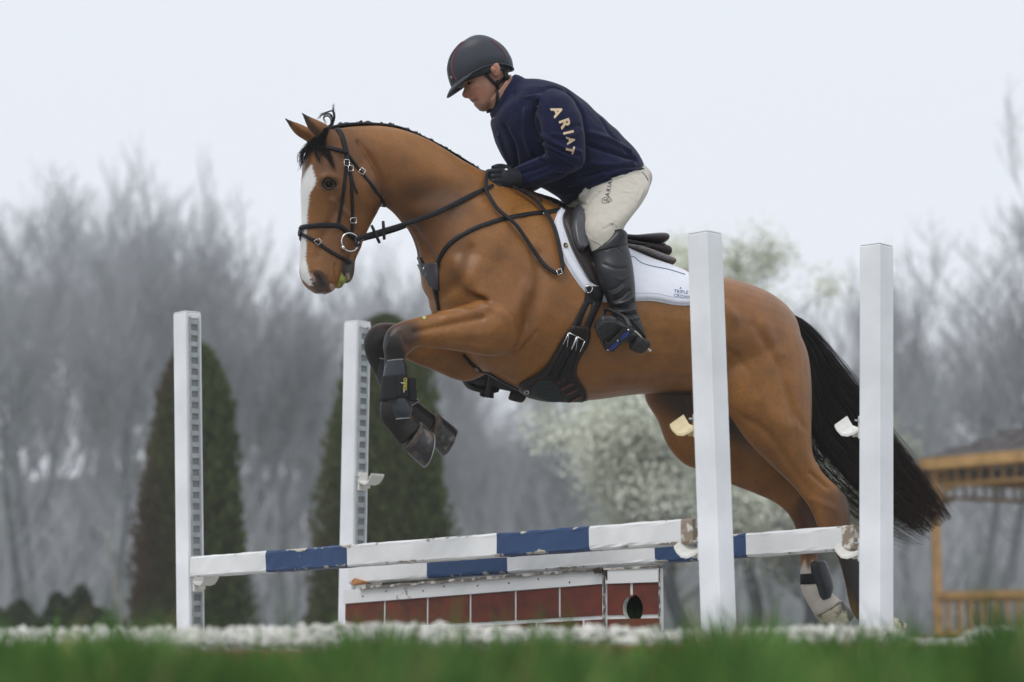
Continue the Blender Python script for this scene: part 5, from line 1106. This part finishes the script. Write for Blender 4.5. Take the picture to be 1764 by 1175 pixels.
for q in ([(787, 140), (781, 127), (779, 112), (782, 97), (790, 82), (800, 72)], [(845, 68), (860, 82), (868, 92), (872, 101)]):
    P, N = drape(trh, RH, q, .0012, 6, 2, .05); obj('piping', tube(P, .0016, 6), M_pipe, helmet)
for q in ([(780, 141), (775, 127), (773, 112), (777, 96), (788, 80), (797, 72)],):
    P, N = drape(trh, RH, q, .0010, 6, 2, .02); obj('front_panel', ribbon(P, N, .024, .002), M_helmd, helmet)
p, n_ = hit(trh, 778, 133, RH, .02); obj('badge', ico(p, .0045, 2, (1, 1, 1.4)), mat('badge_metal', (.5, .45, .3), .35, metal=.8), helmet)
trb = bvh(bV, bF)
M_strap = mat('black_strap', (.009, .009, .011), .6, spec=.25, bump=.3, bscale=200)
for q, wd in (([(832, 116), (838, 128), (846, 138), (853, 145), (857, 152), (857, 165), (856, 178), (853, 188)], .014), ([(878, 122), (872, 132), (864, 138), (855, 146)], .016), ([(850, 104), (866, 112), (874, 120), (878, 128)], .022)):
    obj('chin_strap', strap(trb, RH, q, wd, .005, .005, off=.07, sm=4), M_strap, helmet)
p, n_ = hit(trb, 856, 143, RH, .07); obj('strap_guide', ico(p + n_ * .006, .011, 2, (1, .6, 1.2)), M_strap, helmet)
P, N = drape(trb, RH, [(838, 192), (846, 190), (852, 188)], .004, 4); obj('chin_strap', tube(P, .007, 7), M_strap, helmet)
# ------------------------------------------------------------------ tack
M_lea = mat('dark_brown_leather', (.020, .013, .012), .42, .25, 20, bump=.3, bscale=160, spec=.3); M_blk = mat('black_leather', (.008, .008, .010), .45, .25, 20, bump=.3, bscale=160, spec=.28)
M_steel = mat('tack_steel', (.72, .72, .72), .2, metal=.95)
def at_of(V): return tuple(np.asarray(V).mean(0))
# saddle pad
padt = thing('saddle_pad', 'white quilted saddle pad under the brown saddle, blue edged', 'saddle pad', tuple(HP.P(1080, 470)))
M_pad = mat('white_pad', (.72, .74, .82), .85, .04, 30, bump=.35, bscale=120, sheen=.1)
pad_pairs = [(964, 361, 956, 384), (972, 366, 957, 402), (984, 374, 968, 440), (1000, 386, 990, 478), (1020, 400, 1018, 513), (1050, 418, 1052, 520), (1095, 436, 1092, 517), (1130, 450, 1128, 517), (1162, 462, 1160, 524), (1184, 472, 1183, 525), (1192, 480, 1192, 522)]
PV, PF = sheet(tH, HP, pad_pairs, .013, .004, 14, 4, 3, .5, mirror=True)
obj('pad_body', (PV, PF), M_pad, padt); trp = bvh(np.vstack([HV, PV]), HF + [tuple(i + len(HV) for i in f) for f in PF])
for q, wd, r_ in (([(964, 362), (956, 384), (957, 402), (968, 440), (990, 478), (1018, 513)], .0045, 0), ([(1018, 513), (1052, 520), (1092, 517), (1128, 517), (1160, 524), (1183, 525), (1192, 522)], .0045, 0)):
    P, N = drape(trp, HP, q, .001, 6, 2, .3); obj('binding', tube(P, wd, 7), M_pad, padt)
M_bluec = mat('blue_cord', (.10, .15, .26), .7)
P, N = drape(trp, HP, [(1078, 441), (1092, 443), (1103, 452), (1120, 458), (1150, 464), (1180, 473)], .0015, 6, 1, .3); obj('cord', tube(P, .0017, 5), M_bluec, padt)
for q in ([(1094, 505), (1128, 505), (1160, 512), (1186, 514)], [(970, 400), (980, 432), (1000, 465), (1022, 495)]):
    P, N = drape(trp, HP, q, .0004, 6, 2, .3); obj('stitching', tube(P, .0011, 5), mat('pad_thread', (.52, .55, .66), .9) if q[0][0] == 1094 else bpy.data.materials['pad_thread'], padt)
glyph('TRIPLE', 1173, 503, 7.8, 6, trp, HP, M_inkp, 'lettering', padt, .0015, 1.08, .005, 0); glyph('CROWN', 1176, 511, 7.6, 8, trp, HP, M_inkp, 'lettering', padt, .0015, 1.05, .005, 0)
glyph('^', 1172, 497.5, 7, 6, trp, HP, M_inkp, 'lettering', padt, .0015, 1.0, .03, 0)
p, n_ = hit(trp, 974, 422, HP, .3); lab = sheet(trp, HP, [(968, 417, 979, 419), (969, 427, 980, 429)], .002, .001, 3, 2, 0); obj('brand_patch', lab, M_white, padt, smooth=False)
obj('patch_emblem', fixn(sheet(trp, HP, [(971, 419, 976, 419.5), (970, 423, 978, 424), (972, 427, 977, 427)], .002, .003, 4, 2, 0)), mat('emblem_black', (.02, .02, .02), .6), padt); obj('patch_emblem', sheet(trp, HP, [(974, 422, 977, 423), (973, 426, 978, 426)], .0015, .005, 3, 2, 0), mat('emblem_gold', (.42, .30, .10), .6), padt)
# saddle
sad = thing('saddle', 'dark brown leather jumping saddle with padded knee block', 'saddle', tuple(HP.P(1060, 410)))
M_seat = mat('saddle_leather', (.034, .025, .026), .38, .2, 12, bump=.25, bscale=120, spec=.4, coat=.05)
obj('seat', fixn(loft(HP, [(978, 358, 985, 384, 0, .05), (990, 360, 995, 392, 0, .085), (1015, 380, 1012, 404, 0, .08), (1045, 400, 1042, 416, 0, .09), (1072, 408, 1074, 421, 0, .115), (1100, 406, 1104, 424, 0, .13), (1124, 404, 1127, 425, 0, .125), (1134, 406, 1134, 420, 0, .09)], 28, 4, exp=2.3)), M_seat, sad)
obj('panel', fixn(loft(HP, [(1015, 398, 1015, 416, 0, .10), (1045, 412, 1045, 428, 0, .12), (1080, 420, 1084, 434, 0, .125), (1108, 423, 1112, 444, 0, .13), (1130, 425, 1133, 448, 0, .12), (1138, 430, 1139, 444, 0, .08)], 28, 4, exp=2.5)), M_lea, sad)
P = [HP.P(x, y, .125) for x, y in [(1060, 420), (1085, 422), (1110, 424), (1135, 422), (1146, 420)]]; obj('piping', tube(cr(P, 4), .0035, 7), M_lea, sad)
obj('fleece_pad', fixn(loft(HP, [(1050, 424, 1050, 434, 0, .13), (1080, 430, 1082, 440, 0, .14), (1110, 441, 1112, 452, 0, .145), (1135, 449, 1136, 460, 0, .135), (1144, 455, 1144, 461, 0, .09)], 28, 4, exp=2.6)), mat('grey_fleece', (.33, .30, .285), .95, .3, 60, bump=1, bscale=160, bdist=.006), sad)
flap = sheet(trp, HP, [(976, 359, 1040, 385), (968, 374, 1056, 402), (973, 392, 1072, 418), (978, 406, 1080, 432), (985, 427, 1086, 450), (995, 447, 1086, 466), (1007, 470, 1078, 482), (1018, 486, 1060, 494), (1028, 492, 1045, 495)], .010, .004, 12, 4, 3, .5, mirror=True)
obj('flap', flap, M_lea, sad); trf = bvh(np.vstack([HV, PV, flap[0]]), HF + [tuple(i + len(HV) for i in f) for f in PF] + [tuple(i + len(HV) + len(PV) for i in f) for f in flap[1]])
P, N = drape(trf, HP, [(976, 362), (971, 378), (979, 406), (987, 427), (997, 447), (1009, 469), (1019, 484)], .002, 6, 2, .3); obj('flap_edge', tube(P, .004, 7), M_seat, sad)
obj('knee_block', sheet(trf, HP, [(997, 355, 1004, 357), (987, 364, 1011, 366), (983, 378, 1014, 382), (983, 395, 1015, 402), (987, 414, 1014, 420), (993, 428, 1008, 431), (998, 433, 1003, 434)], .038, .002, 10, 4, 2, .25, mirror=True), mat('knee_block_leather', (.045, .045, .052), .36, .2, 14, bump=.2, bscale=100, coat=.1), sad)
obj('stirrup_leather', merge([strap(trf, HP, [(1020, 455), (1034, 490), (1046, 515), (1055, 536)], .018, .016, .005, off=.33), strap(trf, HP, [(1032, 470), (1044, 500), (1056, 530)], .014, .024, .005, off=.33)]), M_lea, sad)
obj('dee_ring', tube(cr([hit(trf, x, y, HP, .3)[0] + HP.l * .012 for x, y in [(1007, 499), (1010, 505), (1016, 503), (1018, 496), (1013, 493), (1007, 495), (1007, 499)]], 4), .0024, 7), M_steel, sad)
obj('girth_loop', strap(trf, HP, [(1011, 488), (1020, 492), (1031, 496)], .016, .004, .003, off=.3), mat('clear_white_loop', (.55, .56, .58), .5), sad)
bil = [sheet(trf, HP, [(1010, 494, 1040, 494), (1008, 508, 1038, 510), (1006, 518, 1036, 520), (1005, 522, 1033, 524)], .006, .002, 8, 4, 2, .8),
       sheet(tH, HP, [(1005, 520, 1015, 521), (995, 541, 1006, 541), (984, 564, 997, 564), (978, 577, 992, 580)], .006, .004, 4, 4, 2, .8), sheet(tH, HP, [(1021, 521, 1035, 521), (1014, 541, 1026, 541), (1004, 564, 1016, 566), (996, 583, 1008, 587)], .006, .004, 4, 4, 2, .8)]
obj('billet_straps', merge(bil), M_blk, sad)
# girth with belly guard
gi = thing('girth', 'brown leather girth with wide belly guard and two roller buckles', 'girth', tuple(HP.P(975, 640, .2)))
M_gir = mat('girth_leather', (.018, .011, .010), .5, .3, 14, bump=.3, bscale=120, spec=.3)
gb = sheet(tH, HP, [(986, 560, 1013, 563), (974, 574, 1016, 574), (968, 586, 1013, 592), (960, 602, 1003, 608), (950, 618, 995, 624), (938, 634, 992, 640), (922, 646, 996, 652), (904, 655, 1004, 664), (894, 661, 1012, 680), (896, 670, 1009, 692), (910, 679, 997, 700), (930, 688, 976, 702)], .015, .004, 14, 4, 2, .55)
obj('girth_body', gb, M_gir, gi); trg = bvh(np.vstack([HV, gb[0]]), HF + [tuple(i + len(HV) for i in f) for f in gb[1]])
for q in ([(984, 566), (972, 582), (955, 612), (942, 632), (925, 647), (905, 657)], [(1012, 568), (1013, 580), (1006, 598), (993, 618), (988, 640), (994, 656), (1006, 672), (1008, 686), (996, 697)]):
    P, N = drape(trg, HP, q, .002, 5, 2, .3); obj('edge_roll', tube(P, .0045, 7), M_lea, gi)
obj('centre_fabric', sheet(trg, HP, [(930, 655, 950, 656), (920, 664, 962, 668), (916, 672, 968, 680), (924, 682, 972, 690), (944, 690, 970, 694)], .004, .001, 8, 3, 1), mat('ribbed_fabric', (.020, .027, .026), .9, .3, 60, bump=1, bscale=50, stretch=(.3, .3, 3), bdist=.004), gi)
M_red = mat('oxblood_leather', (.075, .018, .014), .5, .3, 30)
for q in ([(960, 658), (972, 652)], [(966, 670), (986, 660)], [(974, 680), (994, 670)], [(980, 692), (1000, 682)]): obj('red_rib', strap(trg, HP, q, .014, .003, .005, off=.3), M_red, gi)
for q in ([(984, 580), (976, 598), (966, 618), (955, 640), (950, 648)], [(1000, 586), (991, 604), (979, 626), (967, 648), (963, 656)]): obj('girth_strap', strap(trg, HP, q, .027, .005, .006, off=.3), M_blk, gi)
for q in ([(967, 594), (977, 574), (991, 580), (981, 602)], [(982, 603), (992, 581), (1005, 588), (996, 607)]):
    P = np.array([hit(trg, x, y, HP, .3)[0] + HP.l * .014 for x, y in q]); obj('buckle', merge([tube(np.array([P[i], P[i + 1]]), .0022, 6) for i in range(3)] + [tube(np.array([P[1], (P[0] + P[3]) / 2]), .0016, 6)]), M_steel, gi)
# breastplate
bpz = thing('breastplate', 'black leather breastplate strap round the chest of the horse', 'breastplate', tuple(HP.P(748, 465)))
obj('shoulder_strap', strap(tH, HP, [(966, 361), (945, 366), (920, 368), (889, 373), (864, 378), (842, 385), (817, 394), (786, 411), (766, 430), (755, 452), (748, 468)], .019, .005, .007, sm=4), M_blk, bpz)
P, N = drape(tH, HP, [(748, 468), (738, 462), (726, 455), (716, 449)], .005, 5); obj('shoulder_strap', ribbon(P, N, .026, .007), M_blk, bpz)
P, N = drape(tH, HP, [(966, 361), (945, 366), (920, 368), (889, 373), (864, 378), (842, 385), (817, 394), (786, 411), (766, 430)], .005, 6, 4); P = HP.mirror(P); N = N - 2 * (N @ HP.l)[:, None] * HP.l; obj('shoulder_strap', ribbon(P, N, .019, .007), M_blk, bpz)
obj('chest_plate', sheet(tH, HP, [(722, 455, 756, 452), (727, 466, 757, 468), (735, 478, 757, 484), (742, 492, 757, 500)], .008, .005, 6, 4, 2, .6), mat('plate_leather', (.035, .034, .042), .45, .2, 30, bump=.2), bpz)
p, n_ = hit(tH, 735, 462, HP, .05); obj('stud', ico(p + n_ * .014, .0045, 2), M_steel, bpz)
glyph('7', 738, 474, 9, 0, tH, HP, mat('stamp_mark', (.25, .25, .28), .6), 'stamp', bpz, .016, 1, 0, 0)
obj('chest_strap', strap(tH, HP, [(748, 492), (753, 512), (757, 534)], .020, .006, .006, sm=2), M_blk, bpz)
obj('belly_strap', strap(tH, HP, [(800, 610), (814, 628), (836, 645), (862, 660), (890, 674), (905, 680)], .016, .007, .006, off=.0, sm=4), M_blk, bpz)
for x, y in ((937, 369), (822, 632), (908, 671)): P = np.array([hit(trg, x + dx, y + dy, HP, .2)[0] + hit(trg, x + dx, y + dy, HP, .2)[1] * .012 for dx, dy in ((-3, -2), (3, -2), (3, 3), (-3, 3), (-3, -2))]); obj('strap_buckle', tube(P, .0018, 6), M_steel, bpz)
# bridle
br = thing('bridle', 'black leather bridle with flash noseband and loose ring bit', 'bridle', tuple(HP.P(595, 262)))
def bst(name, pts, wd, lift=.004, th_=.005, m=M_blk, mir=True, ln=''): return obj(name, strap(tH, HP, pts, wd, lift, th_, mirror=mir, sm=3), m, br)
bst('headpiece', [(572, 221), (580, 222), (587, 230), (592, 244), (596, 260)], .022); bst('browband', [(599, 263), (584, 260), (566, 255), (548, 251), (535, 252), (529, 256)], .017, .009)
bst('cheekpiece', [(596, 262), (597, 282), (595, 300), (592, 328), (588, 356), (583, 384), (580, 390)], .014); bst('cheekpiece', [(598, 266), (602, 290), (605, 312), (606, 335), (607, 358), (607, 382), (606, 404)], .013, .005)
bst('strap_end', [(604, 298), (607, 312), (611, 324), (616, 334)], .008, .006, .003, mir=False); bst('throatlatch', [(600, 267), (610, 281), (622, 297), (641, 320), (655, 340), (662, 356)], .013)
bst('noseband', [(518, 393), (526, 391), (540, 389), (561, 388), (582, 389), (594, 396), (606, 408), (618, 414)], .020, .006, .008)
bst('flash_strap', [(518, 404), (527, 407), (545, 417), (565, 431), (582, 441), (597, 449), (605, 453)], .015, .005, .006); bst('flash_loop', [(518, 392), (519, 399), (520, 406)], .014, .012, .005)
for x, y, a in ((596, 282, 0), (602, 291, 0), (622, 297, .6), (607, 380, 0), (546, 417, .9)):
    q = [(-4, -5), (4, -5), (4.5, 4), (-4.5, 4), (-4, -5)]; P = np.array([hit(tH, x + dx * math.cos(a) - dy * math.sin(a), y + dx * math.sin(a) + dy * math.cos(a), HP, .06) for dx, dy in q])
    obj('buckle', tube(P[:, 0] + P[:, 1] * .011, .0015, 6), M_steel, br)
rc, rn = hit(tH, 601, 418, HP, .05); rc = rc + HP.l * .012; ex = HP.h; ez_ = np.array([0, 0, 1.0]); RR = 15.5 / 427
for sgn in (0, 1):
    c_ = rc if not sgn else HP.mirror([rc])[0]; ring = [c_ + (ex * math.cos(t) + ez_ * math.sin(t)) * RR * np.array([1, 1, 1]) for t in np.linspace(0, 2 * math.pi, 33)]
    obj('bit_ring', tube(np.array(ring), .0032, 8, cap=False), M_steel, br); b_ = c_ + ex * RR * .80 - ez_ * RR * .65; obj('bit_end', ico(b_, .0085, 2), M_steel, br)
obj('mouthpiece', tube(np.array([rc + ex * RR * .8 - ez_ * RR * .65, HP.mirror([rc + ex * RR * .8 - ez_ * RR * .65])[0]]), .006, 8), M_steel, br)
# reins
def free(pts): return cr(np.array([HP.P(x, y, o) for x, y, o in pts]), 8)
rein = thing('reins', 'black leather reins running from the bit ring to the gloved hand and looping down', 'reins', tuple(HP.P(760, 365, .1)))
P = free([(612, 414, .075), (625, 408, .085), (645, 402, .095), (668, 395, .105), (695, 387, .125), (750, 368, .145), (800, 343, .135), (826, 330, .11), (850, 319, .085)]); N = [HP.l] * len(P)
for i in range(len(P)):
    d_ = P[i] - O3; dn = d_ / np.linalg.norm(d_); h_ = tH.ray_cast(Vector(O3), Vector(dn))
    if h_[0] is not None and (Vector(P[i]) - Vector(O3)).length > (h_[0] - Vector(O3)).length - .012: P[i] = np.array(h_[0]) - dn * .014
P = smooth_rows(P, 6)
wd = np.interp(np.linspace(0, 1, len(P)), [0, .55, .6, .8, 1], [.019, .019, .021, .021, .014])
obj('near_rein', ribbon(P, N, wd, .005), M_blk, rein); obj('far_rein', ribbon(HP.mirror(P), [-HP.l] * len(P), wd, .005), M_blk, rein)
obj('rein_loop', tube(np.array([HP.P(612, 411, .072), HP.P(615, 424, .078), HP.P(620, 421, .08)]), .007, 7), M_blk, rein)
for a, b in (((640, 388), (654, 419)), ((660, 381), (662, 413))): obj('martingale_stop', tube(cr([HP.P(a[0], a[1], .105), HP.P((a[0] + b[0]) / 2, (a[1] + b[1]) / 2, .108), HP.P(b[0], b[1], .105)], 3), [.0055] + [.0062] * 5 + [.0055], 8), M_blk, rein)
lp = [(842, 298), (835, 306), (833, 320), (835, 334), (843, 348), (854, 364), (868, 376), (882, 388), (897, 406), (920, 440), (946, 467), (960, 474), (967, 464), (964, 445), (958, 416), (951, 394), (940, 374), (922, 354), (898, 336), (880, 328)]
Pl, Nl = drape(tH, HP, lp, .020, 6, 5, .10); Pl[0] = HP.P(844, 300, .07)
obj('slack_loop', ribbon(Pl, Nl, .017, .005), M_blk, rein)
p, n_ = hit(tH, 960, 473, HP, .2); obj('rein_buckle', tube(np.array([p + n_ * .028 + np.array(d) for d in ((-.012, 0, .008), (.006, 0, .014), (.012, 0, -.004), (-.006, 0, -.012), (-.012, 0, .008))]), .0018, 6), M_steel, rein)
P, N = drape(tH, HP, [(930, 352), (925, 345), (912, 338), (895, 331)], .016, 5); obj('neck_strap', ribbon(P, N, .014, .004), M_lea, rein)
# stirrups
M_stir = mat('black_stirrup', (.011, .012, .014), .45, .2, 30); M_bpad = mat('blue_tread_insert', (.012, .045, .30), .35)
def stirrup(label, sgn):
    fs_ = farshift(HP.mirror([heel + ax_ * .12]))[0] - HP.mirror([heel + ax_ * .12])[0]; M = (lambda V: V) if sgn == 0 else (lambda V: HP.mirror(np.atleast_2d(V)) + fs_)
    c0 = heel + ax_ * .135; t = thing('stirrup', label, 'stirrup', tuple(M(c0)[0] if sgn else c0), 'stirrups')
    W = .066; tr_ = c0 + nn * .052; topc = c0 - nn * .085 + np.array([0, .01, .02])
    arch = cr([tr_ + sd * W, tr_ + sd * W * 1.02 - nn * .05, (tr_ + sd * W * .7 + topc) / 2 + sd * W * .28 - nn * .025, topc, (tr_ - sd * W * .7 + topc) / 2 - sd * W * .28 - nn * .025, tr_ - sd * W * 1.02 - nn * .05, tr_ - sd * W], 5)
    V, F = tube(arch, .0075, 9, flat=1.5, N0=ax_); obj('arch', fixn((M(V), F)), M_stir, t)
    R = Matrix((Vector(sd), Vector(ax_), Vector(np.cross(sd, ax_)))).transposed()
    V, F = box(tr_, (W * 2.05, .062, .014), R=R, bev=.006); tread = obj('tread', fixn((M(V), F)), M_stir, t, smooth=False)
    for k in (-.5, .42):
        V, F = ico(tr_ + sd * W * k + nn * .008, .5, 3); V = (V - V.mean(0)); V = (np.outer(V[:, 0] * .050, sd) + np.outer(V[:, 1] * .022, ax_) + np.outer(V[:, 2] * .008, nn)) + tr_ + sd * W * k + nn * .008
        obj('tread_insert', fixn((M(V), F)), M_bpad, t)
    for k in (-.05, -.92, .9): V, F = ico(tr_ + sd * W * k + nn * .010 + ax_ * .012, .0045, 1); obj('screw', (M(V), F), M_steel, t)
stirrup('black stirrup with blue inserts under the booted foot nearest the camera', 0); stirrup('second black stirrup, hanging on the far side below the belly strap', 1)
# tendon boots
M_shell = mat('boot_shell', (.020, .024, .030), .3, .15, 20, bump=.1, bscale=120); M_neo = mat('black_neoprene', (.007, .007, .008), .85, .2, 60, bump=.3, bscale=200); M_bind = mat('pale_binding', (.20, .21, .215), .8, .3, 60)
def tboot(label, rings, off, hw, m1=M_shell, strapr=None, flapr=None):
    t = thing('tendon_boot', label, 'tendon boot', tuple(HP.P(rings[0][0], rings[0][1], off)), 'tendon boots of the horse')
    obj('shell', fixn(loft(HP, [(a, b, c, d, off, hw + e) for a, b, c, d, e in rings], 24, 4, grow=.003)), m1, t)
    for k in (0, -1):
        a, b, c, d, e = rings[k]; V, F = loft(HP, [(a, b, c, d, off, hw + e), (a, b + 2.2, c, d + 2.2, off, hw + e)], 24, 1, grow=.0045); obj('binding', fixn((V, F)), M_bind, t)
    return t
tb = tboot('black tendon boot with yellow printed strap on the nearer foreleg', [(667, 621, 693, 619, .000), (664, 634, 699, 632, .002), (662, 650, 698, 650, .003), (661, 670, 697, 672, .003), (662, 687, 700, 688, .006), (666, 696, 706, 698, .008), (668, 712, 707, 710, .008), (674, 722, 704, 720, .004)], .185, .030)
sb_ = loft(HP, [(659, 648, 701, 645, .185, .037), (658, 660, 702, 659, .185, .038), (656, 676, 703, 676, .185, .039), (655, 690, 703, 689, .185, .039)], 24, 3); sbm = obj('wide_strap', fixn(sb_), M_neo, tb); trk = bvh(*fixn(sb_))
obj('strap_flap', box((HP.P(709, 659, .19) + HP.P(711, 665, .19)) / 2, (.030, .012, .050), R=Matrix.Rotation(math.radians(27), 3, 'Z'), bev=.003), M_neo, tb, smooth=False); obj('strap_flap', box(HP.P(711, 681, .19), (.032, .012, .046), R=Matrix.Rotation(math.radians(27), 3, 'Z'), bev=.003), M_neo, tb, smooth=False)
obj('strap_tab', sheet(trk, HP, [(684, 645, 703, 645), (684, 660, 703, 660), (684, 675, 703, 676), (685, 688, 704, 688)], .004, .001, 4, 3, 1), M_neo, tb)
M_yel = mat('yellow_print', (.50, .44, .05), .6); M_wpr = mat('white_print', (.6, .6, .6), .6)
glyph('ORRO', 696, 662, 7.5, -88, trk, HP, M_yel, 'printed_mark', tb, .007, 1.0, .04, 0); glyph('i', 692, 660, 8, -88, trk, HP, M_wpr, 'printed_mark', tb, .007, 1.2, .04, 0); glyph('I', 694, 673.5, 8, 5, trk, HP, M_wpr, 'printed_mark', tb, .007, 1.0, .04, 0)
tboot('black tendon boot on the foreleg farther from the camera', [(640, 616, 662, 620, 0), (646, 640, 674, 634, .002), (658, 668, 686, 656, .003), (672, 694, 706, 678, .006), (684, 708, 720, 690, .006)], -.17, .030)
t_ = tboot('grey shelled boot on the white hind sock, with black strap', [(1386, 968, 1416, 966, 0), (1386, 985, 1420, 982, .002), (1387, 1000, 1424, 997, .003), (1392, 1012, 1428, 1008, .005), (1400, 1022, 1430, 1016, .003)], -.165, .027)
bpy.data.objects.remove([c for c in t_.children if c.name.startswith('shell')][0])
obj('shell', fixn(loft(HP, [(1398, 967, 1418, 966, -.150, .026), (1394, 972, 1422, 970, -.148, .032), (1396, 990, 1429, 986, -.148, .034), (1401, 1008, 1433, 1002, -.148, .035), (1407, 1026, 1434, 1014, -.148, .032), (1413, 1035, 1430, 1028, -.148, .022)], 24, 4)), M_shell, t_)
for c in [c for c in t_.children if c.name.startswith('binding')]: bpy.data.objects.remove(c)
obj('strap', fixn(loft(HP, [(1380, 989, 1406, 987, -.165, .033), (1380, 1007, 1408, 1006, -.165, .033)], 20, 2)), M_neo, t_)
tboot('dark hind boot partly behind the rightmost jump standard', [(1472, 1000, 1492, 992, .002), (1476, 1018, 1500, 1008, .004), (1482, 1036, 1508, 1026, .006), (1486, 1046, 1512, 1036, .003)], .17, .030)
